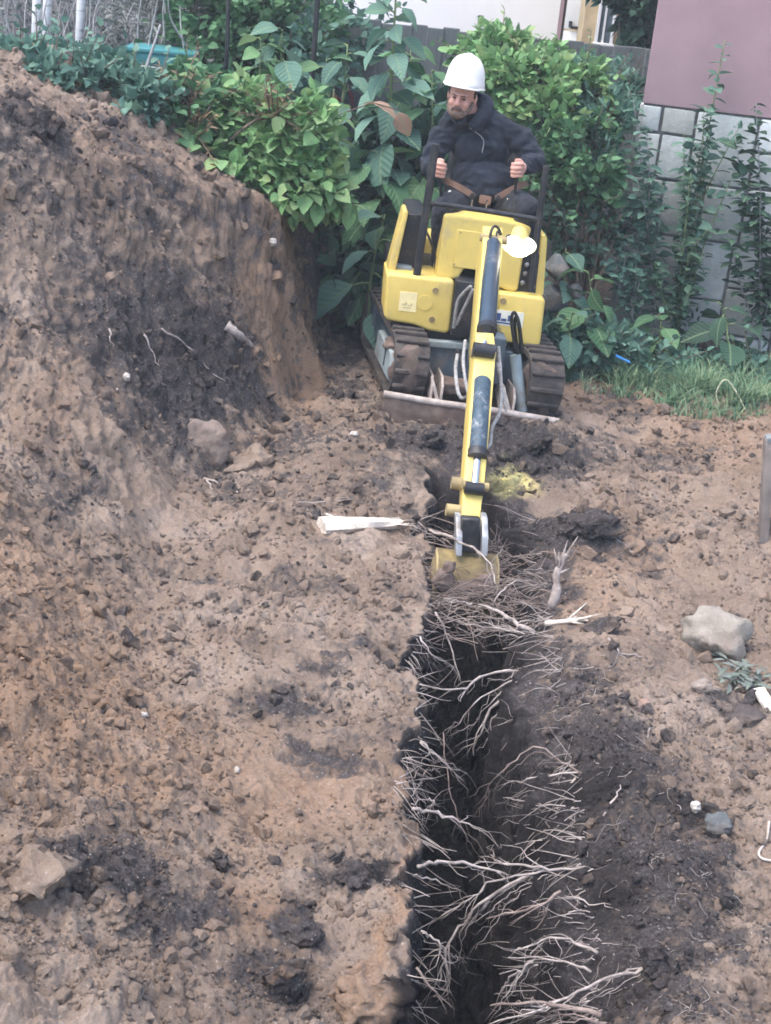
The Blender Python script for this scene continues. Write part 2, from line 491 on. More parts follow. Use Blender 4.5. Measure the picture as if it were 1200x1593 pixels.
# ------------------------------------------------------------------ the ground, one sheet out to the horizon
ys = [3.15]
while ys[-1] < 12.6: ys.append(ys[-1] + .0063 * (ys[-1] / 3.5) ** 1.2)
ys = np.array([-60, -20, -6, -2, 0, 1, 1.8, 2.5, 2.9] + ys + [12.9, 13.4, 14, 15, 17, 20, 26, 40, 70, 140])
_k = np.linspace(0, 1, 64); _q = .5 - np.sin(np.arcsin(1 - 2 * _k) / 3)      # even steps down a smoothstep wall
def columns(Y):
    Yc = min(max(Y, 3.1), 12.6)
    xl, xr = -(.27 * Yc + .75), .28 * Yc + .75
    c = [np.array([-140, -50, -20, -10, -6.5, xl - 1.2, xl - .4])]
    el, er = (float(v[0]) for v in trench_edges(np.array([Y])))
    a, b = el - .06, er + .06
    c.append(np.linspace(xl, a, 380, endpoint=False)); c.append(np.linspace(a, el, 12, endpoint=False)); c.append(el + .085 * _q)
    c.append(np.linspace(el + .085, er - .055, 10)[1:-1]); c.append(er - .055 * (1 - _q)); c.append(np.linspace(er, b, 13)[1:])
    c.append(np.linspace(b, xr, 281)[1:]); c.append(np.array([xr + .4, xr + 1.2, 7, 10, 20, 50, 140]))
    return np.concatenate(c)
GX = np.stack([columns(Y) for Y in ys]); GY = np.repeat(ys[:, None], GX.shape[1], 1)
GZ = ground_height(GX, GY)
nr, nc = GX.shape
idx = np.arange(nr * nc).reshape(nr, nc)
GF = np.stack([idx[:-1, :-1], idx[:-1, 1:], idx[1:, 1:], idx[1:, :-1]], -1).reshape(-1, 4)
# on the steep bank the lumps stand out from the face, not straight up
GP = np.stack([GX, GY, GZ], -1)
ST = ground_height(GX, GY, 'steep')
dv = GP[2:, 1:-1] - GP[:-2, 1:-1]; du = GP[1:-1, 2:] - GP[1:-1, :-2]
nn = np.cross(du, dv); nn /= np.linalg.norm(nn, axis=-1)[..., None] + 1e-12
NRM = np.zeros_like(GP); NRM[..., 2] = 1; NRM[1:-1, 1:-1] = nn
for _ in range(3): NRM[1:-1, 1:-1] = (NRM[:-2, 1:-1] + NRM[2:, 1:-1] + NRM[1:-1, :-2] + NRM[1:-1, 2:] + NRM[1:-1, 1:-1]) / 5
W3 = NRM ** 2
def tri(fn):
    return W3[..., 0] * fn(GY, GZ) + W3[..., 1] * fn(GX, GZ) + W3[..., 2] * fn(GX, GY)
def lumps(sc, s):
    def f(a, b):
        w, v = worley(a * sc + .4 * gnoise(a * sc, b * sc, s + 2), b * sc, s); return np.clip(.5 - w, 0, 1) * (.3 + v) + .35 * (v - .5) * sstep(.6, .4, w)
    return f
DSP = tri(lambda a, b: .04 * fbm(a * 4, b * 4, 140, 3) + .022 * fbm(a * 22, b * 22, 150, 3)) + .08 * tri(lumps(7.5, 160)) + .045 * tri(lumps(17, 170)) + .022 * tri(lumps(38, 180))
WL = ground_height(GX, GY, 'wall')
GP = GP + NRM * (DSP * np.maximum(ST, .8 * WL))[..., None]
gme = mesh_data('ground', GP.reshape(-1, 3), GF, M['soil'])
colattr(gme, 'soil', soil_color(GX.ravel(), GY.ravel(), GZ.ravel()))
gobj = tag(put('ground', gme), kind='structure')
bpy.context.view_layer.update()
def hit(px, py, lift=0.0):
    """the point of the finished ground seen at a photograph pixel"""
    d = ray(px, py).normalized(); ok, p, n, i = gobj.ray_cast(CAM, d)
    return p + Vector((0, 0, lift))
def gz(x, y):
    ok, p, n, i = gobj.ray_cast(Vector((x, y, 9)), Vector((0, 0, -1)))
    return p.z if ok else 0.0

# ------------------------------------------------------------------ crumbs and clods
def ico(sub):
    b = bmesh.new(); bmesh.ops.create_icosphere(b, subdivisions=sub, radius=1)
    V = np.array([v.co[:] for v in b.verts]); F = np.array([[v.index for v in f.verts] for f in b.faces]); b.free()
    return V, F
ICO1, ICO2, ICO3 = ico(1), ico(2), ico(3)
def lump(V, seed, amt=.3):
    n = gnoise(V[:, 0] * 1.3 + seed * 7.1, V[:, 1] * 1.3 + V[:, 2] * 1.7, seed) + .5 * gnoise(V[:, 2] * 2.7 + seed, V[:, 0] * 2.6 - V[:, 1] * 2.2, seed + 5)
    return V * (1 + amt * n)[:, None]
def facets(V, seed, n, lo=.45, hi=.75):
    g = np.random.default_rng(seed)
    for _ in range(n):
        d = g.normal(size=3); d /= np.linalg.norm(d); V = V - np.outer(np.maximum(V @ d - g.uniform(lo, hi), 0), d)
    return V
def scatter_clods(name, N, base, smin_, smax_, power, region):
    V0, F0 = base
    vars_ = [facets(lump(V0, 100 + k, .42), 200 + k, 7) for k in range(14)]
    Y = rng.uniform(region[0], region[1], N * 4)
    keep = rng.random(N * 4) < (3.4 / Y) ** 1.6
    Y = Y[keep]
    X = rng.uniform(-1, 1, len(Y)) * (.26 * Y + .35) + .03
    ok = ~((X > T_L - .03) & (X < T_R + .05) & (Y < T_END + .1))
    cl = gnoise(X * 1.9, Y * 1.9, 51) + .45 * gnoise(X * .9 + 3.3, Y * .9, 52) + .5 * sstep(.3, 1.2, np.interp(Y, TOE_Y, TOE_X) - X) * sstep(6, 7.5, Y) + .6 * sstep(-.3, -.9, X) * sstep(7, 5, Y) + .35 * gnoise(X * 5, Y * 5, 55) + .3 * sstep(.7, 1.0, X) * sstep(6.5, 5, Y)
    ok &= rng.random(len(X)) < sstep(-.95, .5, cl)
    X = X[ok][:N]; Y = Y[ok][:N]
    Z = np.array([gz(a, b) for a, b in zip(X.tolist(), Y.tolist())])
    n = len(X)
    s = smin_ + (smax_ - smin_) * rng.random(n) ** power
    s *= np.clip(Y / 6, .75, 1.5)
    q = rng.normal(size=(n, 4)); q /= np.linalg.norm(q, axis=1)[:, None]
    w, x, y, z = q.T
    Rm = np.stack([np.stack([1 - 2 * (y * y + z * z), 2 * (x * y - z * w), 2 * (x * z + y * w)], -1),
                   np.stack([2 * (x * y + z * w), 1 - 2 * (x * x + z * z), 2 * (y * z - x * w)], -1),
                   np.stack([2 * (x * z - y * w), 2 * (y * z + x * w), 1 - 2 * (x * x + y * y)], -1)], 1)
    which = rng.integers(0, len(vars_), n)
    T = np.stack(vars_)[which] * np.stack([np.ones(n), rng.uniform(.7, 1, n), rng.uniform(.6, .95, n)], -1)[:, None, :]
    T = np.einsum('nij,nkj->nki', Rm, T) * s[:, None, None]
    T += np.stack([X, Y, Z + s * .25], -1)[:, None, :]
    nv = V0.shape[0]
    F = (F0[None] + (np.arange(n) * nv)[:, None, None]).reshape(-1, 3)
    me = mesh_data(name, T.reshape(-1, 3), F, M['clod'], False)
    C = soil_color(X, Y, Z)
    C[:, 0] = np.clip(C[:, 0] + rng.normal(0, .22, n), 0, 1); C[:, 2] = np.minimum(C[:, 2], rng.uniform(.75, 1, n))
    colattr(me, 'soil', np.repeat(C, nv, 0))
    return tag(put(name, me), kind='stuff')
M['clod'] = soil_material('clod', 'clod')
tag(scatter_clods('loose_clods', 3800, ICO2, .010, .046, 3.4, (3.3, 10.2)), 'lumpy loose clods of brown soil strewn over the bank and bench', 'soil clods')
tag(scatter_clods('soil_crumbs', 33000, ICO1, .003, .0145, 2.4, (3.3, 10.4)), 'fine crumbs of brown soil covering the dug ground', 'soil crumbs')
# ------------------------------------------------------------------ materials for machine and person
DIRT = (.19, .145, .115)
M['yellow'] = simple('yellow_paint', (.65, .505, .14), .42, .10, 5, bump=.06, dirt=(.40, .32, .17), dirt_amt=.3, bscale=30, spec=.45)
def scuffed(m):
    """fine scratches and specks of dirt on the paint"""
    t = NT.__new__(NT); t.m = m; t.t = m.node_tree; t.n = t.t.nodes; t.l = t.t.links; t.b = t.n['Principled BSDF']
    src = t.b.inputs['Base Color'].links[0].from_socket; v = t.coord('Object')
    mp = t.new('ShaderNodeMapping'); mp.inputs['Scale'].default_value = (1, 1, .18); mp.inputs['Rotation'].default_value = (0, .5, 0); t.link(v, mp.inputs[0])
    a = t.maprange(t.noise(mp.outputs[0], 90, 3, .6), .66, .74, 0, .55); b = t.maprange(t.noise(v, 60, 8, .8), .60, .70, 0, .5)
    c = t.mix(a, src, (.30, .27, .20)); c = t.mix(b, c, (.22, .17, .11)); t.link(c, t.b.inputs['Base Color'])
    t.link(t.maprange(t.noise(v, 8, 6, .7), .3, .7, .3, .65), t.b.inputs['Roughness'])
scuffed(M['yellow'])
M['yellow_worn'] = simple('worn_yellow_paint', (.42, .33, .15), .8, .35, 9, bump=.5, dirt=(.17, .135, .10), dirt_amt=.75)
M['black_steel'] = simple('black_steel', (.022, .024, .028), .45, .35, 14, bump=.1, dirt=(.08, .07, .065), dirt_amt=.35)
M['blue_grey'] = simple('blue_grey_steel', (.075, .105, .135), .5, .3, 10, bump=.12, dirt=(.17, .15, .135), dirt_amt=.35)
M['cylinder'] = simple('cylinder_paint', (.028, .048, .070), .38, .2, 12, bump=.05, dirt=(.15, .15, .15), dirt_amt=.2, spec=.5)
M['cylinder_wrap'] = simple('wrapped_cylinder', (.045, .075, .10), .45, .35, 30, bump=.5, dirt=(.35, .37, .38), dirt_amt=.3, bscale=45)
M['plate'] = simple('pale_steel_plate', (.24, .30, .32), .55, .2, 8, bump=.15, dirt=(.17, .15, .13), dirt_amt=.45)
M['chrome'] = simple('chrome_rod', (.82, .84, .86), .15, .05, 20, metal=1.0)
M['rubber'] = simple('track_rubber', (.045, .041, .040), .95, .4, 16, bump=.7, dirt=(.125, .105, .092), dirt_amt=.75, bscale=35)
M['hose'] = simple('black_hose', (.028, .028, .03), .5, .3, 20, bump=.1)
M['hose_grey'] = simple('sleeved_hose', (.28, .28, .28), .6, .4, 40, bump=.4)
M['mud'] = simple('caked_mud', (.17, .125, .105), .98, .45, 11, bump=1.0, dirt=(.085, .07, .062), dirt_amt=.7, bscale=28)
M['bare_steel'] = simple('scraped_steel', (.42, .37, .34), .55, .35, 18, bump=.35, dirt=(.24, .19, .16), dirt_amt=.7)
M['link_steel'] = simple('worn_link_steel', (.33, .34, .35), .45, .3, 14, metal=.4, bump=.2, dirt=(.16, .13, .115), dirt_amt=.5)
M['sticker'] = simple('white_sticker', (.70, .70, .62), .5, .08, 20)
M['sticker_pale'] = simple('pale_sticker', (.80, .70, .38), .5, .08, 20)
M['ink'] = simple('blue_ink', (.05, .09, .22), .5, .2, 40)
M['ink_grey'] = simple('faded_ink', (.45, .38, .20), .6, .2, 40)
def lamp_mat(name, e):
    t = NT(name); t.color((1, .98, .8))
    t.b.inputs['Emission Color'].default_value = (1.0, .93, .62, 1); t.b.inputs['Emission Strength'].default_value = e
    return t.m
M['lens'] = lamp_mat('lit_lamp_glass', .6); M['bulb'] = lamp_mat('lit_lamp_bulb', 7)

# ------------------------------------------------------------------ the mini excavator
EXM = Matrix.Translation((.44, 9.75, .05)) @ Matrix.Rotation(R(5), 4, 'Z') @ Matrix.Rotation(R(3.2), 4, 'Y')
EXI = EXM.inverted()
ex = empty('mini_excavator', label='yellow tracked mini excavator digging at the far end of the trench', cat='excavator')
ex.matrix_world = EXM
def L(px, py, yl):
    """machine coordinates of the point seen at a photograph pixel, on the machine's own cross plane y = yl"""
    o = EXI @ CAM; d = EXI.to_3x3() @ ray(px, py)
    return o + d * ((yl - o.y) / d.y)
def poly(px, yl): return [L(a, b, yl) for a, b in px]
def panel(name, px, y0, depth, mat, bevel=.02, parent=None, seg=3):
    m = MB(); m.prism(poly(px, y0), (0, depth, 0), bevel, seg)
    return m.build(name, mat, parent or ex, auto=35)

# tracks
def stadium(cy0, cy1, zc, r, n=12):
    P = []
    for i in range(n + 1):
        a = math.pi / 2 + math.pi * i / n
        P.append((cy0 + r * math.cos(a), zc + r * math.sin(a)))
    for i in range(n + 1):
        a = -math.pi / 2 + math.pi * i / n
        P.append((cy1 + r * math.cos(a), zc + r * math.sin(a)))
    return P
lug_me = None
for sx in (-1, 1):
    xc = .365 if sx > 0 else -.45
    m = MB()
    out = stadium(-.40, .62, .205, .185); inn = stadium(-.40, .62, .205, .155)
    n = len(out)
    w = .105
    ring = [[m.bm.verts.new((xc + sx_ * w, y, z)) for (y, z) in pts] for pts, sx_ in ((out, -1), (out, 1), (inn, 1), (inn, -1))]
    for i in range(n):
        j = (i + 1) % n
        for k in range(4):
            a, b = ring[k], ring[(k + 1) % 4]
            m.bm.faces.new((a[i], a[j], b[j], b[i]))
    tr = m.build('track', M['rubber'], ex, auto=30)
    if lug_me is None:
        lm = MB(); lm.box((0, 0, 0), (.196, .030, .028), bevel=.007, seg=1)
        o_ = lm.build('lug', M['rubber'], None); lug_me = o_.data; bpy.data.objects.remove(o_)
    # lugs all round the belt
    per = []
    for i in range(n):
        a, b = out[i], out[(i + 1) % n]
        per.append((a, b, math.dist(a, b)))
    tot = sum(p[2] for p in per); NL = 34
    for k in range(NL):
        s = tot * k / NL
        for a, b, l in per:
            if s <= l: break
            s -= l
        y = a[0] + (b[0] - a[0]) * s / l; z = a[1] + (b[1] - a[1]) * s / l
        ny, nz = (b[1] - a[1]), -(b[0] - a[0]); q = math.hypot(ny, nz); ny /= q; nz /= q
        cy = min(max(y, -.40), .62)
        dy, dz = y - cy, z - .205
        if dy * ny + dz * nz < 0: ny, nz = -ny, -nz
        put('lug', lug_me, tr, (xc, y + ny * .010, z + nz * .010), (math.atan2(nz, ny) - math.pi / 2, 0, random.uniform(-.05, .05)))
    # wheels and side frame inside the belt
    for yy, rr in ((-.40, .13), (.62, .13)):
        MB().cyl((xc - .08, yy, .205), (xc + .08, yy, .205), rr, 18).build('idler_wheel', M['blue_grey'], tr)
    for yy in (-.12, .12, .36):
        MB().cyl((xc - .06, yy, .09), (xc + .06, yy, .09), .055, 14).build('track_roller', M['black_steel'], tr)
    MB().box((xc, .10, .20), (.13, .86, .15), bevel=.02).build('track_frame', M['blue_grey'], tr)
    MB().prism([(xc + sx * .070, -.50, .12), (xc + sx * .070, -.46, .285), (xc + sx * .070, .05, .285), (xc + sx * .070, .10, .12)], (sx * .045, 0, 0), .008, 1).build('frame_plate', M['plate'], tr)
    MB().box((xc + sx * .1135, -.30, .21), (.012, .018, .10)).build('plate_slot', M['black_steel'], tr)
    tr.matrix_basis = Matrix.Translation((xc, -.5, 0)) @ Matrix.Rotation(R(5.5), 4, 'Z') @ Matrix.Translation((-xc, .5, 0))
# caked soil bulging over the right track and the front of the left one
def mudlump(name, c, r, seed, parent, mat=None, amt=.35, base=ICO3):
    V = lump(base[0], seed, amt) * np.array(r) + np.array(c)
    V = V + .012 * np.stack([gnoise(V[:, 1] * 30, V[:, 2] * 30 + k * 9, seed + k) for k in range(3)], -1)
    return mk(name, V, base[1], mat or M['mud'], parent)
mudlump('mud_cake', L(843, 600, -.46), (.125, .10, .17), 301, ex)
mudlump('mud_cake', L(634, 575, -.54), (.105, .06, .15), 302, ex, amt=.28)
mudlump('mud_cake', L(700, 600, -.36), (.16, .06, .05), 303, ex)
mudlump('mud_cake', L(622, 540, -.30), (.10, .16, .05), 304, ex)
mudlump('mud_cake', L(850, 560, -.30), (.10, .16, .05), 305, ex)

# undercarriage, blade
panel('undercarriage', [(655, 533), (735, 538), (800, 548), (798, 612), (730, 598), (662, 586)], -.30, .7, M['blue_grey'], .02)
panel('undercarriage_lip', [(657, 529), (733, 535), (732, 545), (656, 539)], -.325, .06, M['plate'], .008)
panel('slewing_ring', [(662, 512), (790, 532), (790, 545), (660, 532)], -.2, .5, M['black_steel'], .01)
bl = empty('blade'); bl.parent = ex
yb = -.68
pl, pr = L(600, 615, yb), L(866, 657, yb)
m = MB()
prof = [(0, 0), (-.015, -.06), (-.012, -.13), (.0, -.20), (-.03, -.25), (-.005, -.25), (.03, -.20), (.02, -.13), (.018, -.06), (.03, 0)]
rows_ = []
for t in (0, .25, .5, .75, 1):
    c = pl.lerp(pr, t); rows_.append([m.bm.verts.new((c.x, c.y + a, c.z + b)) for a, b in prof])
for A, B in zip(rows_[:-1], rows_[1:]):
    for i in range(len(prof)):
        j = (i + 1) % len(prof); m.bm.faces.new((A[i], A[j], B[j], B[i]))
m.bm.faces.new(rows_[0]); m.bm.faces.new(list(reversed(rows_[-1])))
m.build('blade_plate', M['mud'], bl, auto=40)
MB().tube([pl + Vector((-.012, .006, .006)), pl.lerp(pr, .3) + Vector((0, .004, .004)), pl.lerp(pr, .6) + Vector((0, .006, .008)), pr + Vector((.012, .006, .004))], [.022, .021, .022, .022], 10).build('blade_lip', M['bare_steel'], bl)
for px_ in ((676, 604), (788, 622)):
    a = L(px_[0], px_[1] + 20, yb + .02)
    m = MB()
    for dx in (-.03, .03):
        m.prism([(a.x + dx, a.y, a.z - .06), (a.x + dx, a.y + .01, a.z + .09), (a.x + dx, a.y + .10, a.z + .13), (a.x + dx, a.y + .42, a.z + .10), (a.x + dx, a.y + .42, a.z + .03), (a.x + dx, a.y + .10, a.z - .04)], (.014, 0, 0), .003, 1)
    m.build('blade_arm', M['bare_steel'], bl)
    MB().tube([L(px_[0] - 4, px_[1] - 18, yb + .04), L(px_[0] + 5, px_[1] + 20, yb + .01)], [.008, .012], 8).build('blade_brace', M['bare_steel'], bl)
MB().cyl(L(802, 552, -.50), L(812, 640, -.56), .034, 14).build('swing_cylinder', M['plate'], ex)

# upper body
yf = -.30
fl = panel('front_panel', [(602, 428), (607, 425), (704, 436), (708, 442), (700, 516), (694, 519), (668, 515), (645, 506), (603, 499), (597, 492)], yf, .36, M['yellow'], .022)
fl['label'] = 'left front cover with a pale sticker'
fr = panel('front_panel', [(776, 455), (843, 463), (849, 468), (841, 536), (835, 540), (772, 530)], yf, .36, M['yellow'], .02)
fr['label'] = 'right front cover with a white and blue sticker'
mid = panel('console_cover', [(692, 336), (700, 335), (776, 344), (815, 350), (828, 356), (816, 392), (806, 452), (796, 455), (770, 445), (735, 400), (712, 435), (678, 432)], -.24, .40, M['yellow'], .02)
MB().prism(poly([(712, 357), (757, 363), (748, 421), (704, 415)], -.246), (0, .012, 0), .003, 1).build('access_plate', M['yellow'], mid)
for a in ((717, 362), (707, 411)): MB().cyl(L(*a, -.252), L(*a, -.240), .006, 8).build('screw', M['yellow_worn'], mid)
panel('side_guard', [(628, 330), (632, 327), (636, 331), (616, 420), (610, 428), (602, 426)], -.20, .22, M['yellow'], .010)
panel('side_guard', [(843, 366), (849, 365), (852, 372), (846, 458), (840, 464), (832, 455)], -.20, .22, M['yellow'], .010)
panel('counterweight', [(622, 360), (845, 390), (838, 460), (612, 430)], .55, .28, M['yellow'], .05)
panel('floor_plate', [(610, 420), (840, 452), (838, 470), (606, 440)], -.10, .85, M['black_steel'], .01)
panel('side_housing', [(636, 332), (664, 334), (642, 428), (614, 424)], -.10, .5, M['black_steel'], .012)
panel('side_ledge', [(616, 412), (642, 416), (640, 428), (612, 424)], -.16, .2, M['plate'], .006)
panel('side_housing', [(814, 392), (840, 396), (834, 458), (803, 452)], -.20, .4, M['black_steel'], .008)
for px_, py_ in ((820, 412), (817, 426), (813, 440), (829, 446)): MB().ball(L(px_, py_, -.205), .016, 8, 6).build('hydraulic_fitting', M['link_steel'], ex)
for par, pts in ((fl, ((678, 452), (672, 497))), (fr, ((783, 468), (775, 513)))):
    for a in pts:
        b = MB(); c = L(*a, yf)
        b.tube([c + Vector((0, .004, 0)), c + Vector((0, -.006, 0)), c + Vector((0, -.006, 0)), c + Vector((0, .003, 0))], [.021, .019, .013, .012], 14, caps=True)
        b.cyl(c + Vector((0, .002, 0)), c + Vector((0, -.008, 0)), .008, 6)
        b.build('bolt', M['yellow_worn'], par)
c = L(661, 471, yf)
MB().cyl(c + Vector((0, .004, 0)), c + Vector((0, -.004, 0)), .046, 24).build('round_boss', M['yellow'], fl)
def sticker(name, px, par, mat, marks, ink):
    st = MB().prism(poly(px, yf - .003), (0, .003, 0)).build(name, mat, par, auto=None)
    a, b, d = (L(*px[k], yf - .0045) for k in (0, 1, 3))
    for (u0, v0, u1, v1) in marks:
        q = [a + (b - a) * u + (d - a) * v for u, v in ((u0, v0), (u1, v0), (u1, v1), (u0, v1))]
        MB().prism(q, (0, .001, 0)).build('printed_mark', ink, par, auto=None)
sticker('sticker', [(623, 453), (650, 456), (647, 486), (620, 483)], fl, M['sticker_pale'], [(.2, .62, .32, .68), (.36, .55, .44, .70), (.5, .66, .62, .72), (.66, .58, .74, .70), (.25, .78, .7, .82)], M['ink_grey'])
sticker('sticker', [(771, 481), (816, 487), (813, 510), (768, 504)], fr, M['sticker'], [(.06, .22, .22, .72), (.24, .55, .42, .74), (.46, .30, .60, .70), (.62, .52, .88, .62), (.1, .80, .9, .9)], M['ink'])

# swing post
panel('swing_post', [(710, 436), (770, 444), (775, 530), (700, 522)], -.33, .30, M['black_steel'], .015)
m = MB(); m.prism(poly([(735, 520), (790, 528), (780, 600), (728, 590)], -.46), (0, .22, 0), .02, 2)
m.build('swing_bracket', M['blue_grey'], ex)

# upper frame with posts, cross bar
fm = empty('guard_frame'); fm.parent = ex
yp = -.26
MB().tube([L(648, 432, yp), L(663, 330, yp), L(678, 224, yp)], [.024, .024, .023], 12).build('post', M['black_steel'], fm)
MB().tube([L(826, 452, yp), L(838, 350, yp), L(850, 258, yp)], [.020, .020, .019], 12).build('post', M['black_steel'], fm)
MB().tube([L(666, 315, yp), L(750, 327, yp), L(836, 341, yp)], .016, 10).build('cross_bar', M['black_steel'], fm)
for a, b in (((735, 310), (729, 345)), ((758, 312), (753, 348))):
    MB().cyl(L(*a, -.16), L(*b, -.14), .006, 8).build('pedal_rod', M['chrome'], ex)
st = empty('driver_seat'); st.parent = ex
sc_ = L(752, 318, .22)
MB().box((sc_.x, .24, sc_.z - .10), (.46, .44, .10), bevel=.035, seg=3).build('seat_cushion', M['black_steel'], st)
MB().box((sc_.x, .48, sc_.z + .12), (.46, .09, .42), rot=(R(-8), 0, 0), bevel=.035, seg=3).build('seat_back', M['black_steel'], st)
MB().box((sc_.x, .26, sc_.z - .32), (.40, .36, .36), bevel=.02).build('seat_base', M['black_steel'], st)
# control levers held by the driver
LEV = []
for (a, b) in (((684, 262), (688, 330)), ((804, 262), (800, 330))):
    p, q = L(*a, -.08), L(*b, -.02)
    lv = MB().tube([q - Vector((0, 0, .12)), q, p.lerp(q, .4), p - Vector((0, 0, .03))], [.012, .011, .010, .010], 10).build('control_lever', M['black_steel'], ex)
    MB().tube([p + Vector((0, 0, -.06)), p + Vector((0, 0, -.03)), p, p + Vector((0, 0, .03)), p + Vector((0, 0, .042))], [.013, .019, .018, .022, .012], 12).build('grip', M['hose'], lv)
    LEV.append(EXM @ p)

# boom and arm: boxes lofted along a path
def beam(name, pts, w, h, mat, parent, bevel=.008):
    """pts: path; w, h: width and depth of the section at each point"""
    m = MB(); rows_ = []
    P = [Vector(p) for p in pts]
    for i, p in enumerate(P):
        t = (P[min(i + 1, len(P) - 1)] - P[max(i - 1, 0)]).normalized()
        xa = Vector((1, 0, 0)); xa = (xa - t * xa.dot(t)).normalized(); na = xa.cross(t)
        rows_.append([m.bm.verts.new(p + xa * (a * w[i] / 2) + na * (b * h[i] / 2)) for a, b in ((-1, -1), (1, -1), (1, 1), (-1, 1))])
    for A, B in zip(rows_[:-1], rows_[1:]):
        for k in range(4): m.bm.faces.new((A[k], A[(k + 1) % 4], B[(k + 1) % 4], B[k]))
    m.bm.faces.new(list(reversed(rows_[0]))); m.bm.faces.new(rows_[-1])
    if bevel: bmesh.ops.bevel(m.bm, geom=list(m.bm.edges), offset=bevel, segments=2, profile=.6, affect='EDGES')
    return m.build(name, mat, parent, auto=35)
bm0 = L(748, 560, -.48); bm1 = L(757, 430, -.72); knee = L(764, 376, -.90); bm3 = L(757, 470, -1.45); piv = L(751, 556, -1.98)
boom = beam('boom', [bm0, bm1, knee, knee.lerp(bm3, .35), bm3, piv + Vector((0, .05, .0)), piv + Vector((0, -.06, -.035))], [.14, .12, .11, .108, .106, .10, .085], [.12, .16, .17, .17, .15, .12, .09], M['yellow'], ex)
tip = L(729, 822, -2.74); armtop = L(752, 520, -1.93)
arm = beam('arm', [armtop, piv, piv.lerp(tip, .35), piv.lerp(tip, .75), tip], [.09, .105, .105, .10, .085], [.09, .15, .15, .12, .08], M['yellow'], ex)
def ram(a, b, c, r, rr, mat, par, gland=.012):
    """cylinder barrel from a to b, its chrome rod from b to c"""
    g = MB().tube([a, a.lerp(b, .03), b], [r * .8, r, r], 20).build('cylinder', mat, par)
    d = (b - a).normalized()
    MB().cyl(b - d * .03, b + d * gland, r * 1.12, 20).build('gland', M['black_steel'], par)
    MB().cyl(b, c, rr, 14).build('piston_rod', M['chrome'], par)
    MB().cyl(c - Vector((rr * 2.2, 0, 0)), c + Vector((rr * 2.2, 0, 0)), rr * 1.5, 14).build('rod_eye', M['black_steel'], par)
    return g
up = Vector((0, -.10, .12)).normalized()
ram(L(768, 378, -1.02), L(757, 515, -1.86), L(753, 545, -2.06), .045, .024, M['cylinder'], boom)
ram(L(751, 590, -2.16), L(743, 709, -2.50), L(738, 760, -2.66), .043, .020, M['cylinder_wrap'], arm)
# pins and brackets
for a, yl, w in (((768, 372), -.98, .075), ((752, 552), -2.0, .062), ((740, 756), -2.64, .062), ((733, 812), -2.72, .075)):
    c = L(*a, yl); MB().cyl(c - Vector((w, 0, 0)), c + Vector((w, 0, 0)), .022, 14).build('pin', M['yellow_worn'], arm)
for a, yl in (((712, 752), -2.58), ((704, 794), -2.68)):
    c = L(*a, yl); MB().cyl(c - Vector((.03, 0, 0)), c + Vector((.04, 0, 0)), .030, 16).build('pin_boss', M['yellow_worn'], arm)
# bucket linkage and bucket
bk = empty('bucket'); bk.parent = ex
for px_ in (712, 752):
    a, b = L(px_, 800, -2.75), L(px_ + 1, 855, -2.86)
    MB().prism([a + Vector((-.012, .03, .0)), a + Vector((-.012, -.03, 0)), a.lerp(b, .5) + Vector((-.012, -.055, 0)), b + Vector((-.012, -.03, -.02)), b + Vector((-.012, .04, -.02))], (.030, 0, 0), .006, 2).build('link_arm', M['link_steel'], bk)
MB().prism(poly([(718, 806), (748, 808), (746, 862), (716, 860)], -2.84), (0, .05, 0), .008, 1).build('quick_hitch', M['black_steel'], bk)
bc = L(727, 876, -2.84)
prof = [(.06, .035), (-.02, .02), (-.085, -.02), (-.12, -.08), (-.11, -.16), (-.05, -.23), (.05, -.27), (.17, -.28)]
m = MB(); bw = .14
outr = [[m.bm.verts.new((bc.x + s * bw, bc.y + a, bc.z + b)) for a, b in prof] for s in (-1, -.33, .33, 1)]
for A, B in zip(outr[:-1], outr[1:]):
    for i in range(len(prof) - 1): m.bm.faces.new((A[i], A[i + 1], B[i + 1], B[i]))
bmesh.ops.solidify(m.bm, geom=list(m.bm.faces), thickness=.012)
m.build('bucket_shell', M['yellow_worn'], bk, auto=50)
for s in (-1, 1):
    MB().prism([(bc.x + s * (bw + .002) - .006, bc.y + a, bc.z + b) for a, b in prof] + [(bc.x + s * (bw + .002) - .006, bc.y + .15, bc.z - .12)], (.012, 0, 0), .003, 1).build('side_plate', M['yellow_worn'], bk)
for s in (-.8, 0, .8):
    MB().prism([(bc.x + s * bw - .02, bc.y + .15, bc.z - .325), (bc.x + s * bw - .02, bc.y + .15, bc.z - .295), (bc.x + s * bw - .02, bc.y + .25, bc.z - .312)], (.04, 0, 0), .004, 1).build('tooth', M['link_steel'], bk)
for k, (px_, py_, a, b, c) in enumerate(((690, 902, .05, .03, .05), (752, 908, .06, .03, .045), (722, 918, .08, .03, .035), (700, 884, .03, .02, .025))):
    mudlump('mud_cake', L(px_, py_, -2.975), (a, b, c), 320 + k, bk, M['mud'])
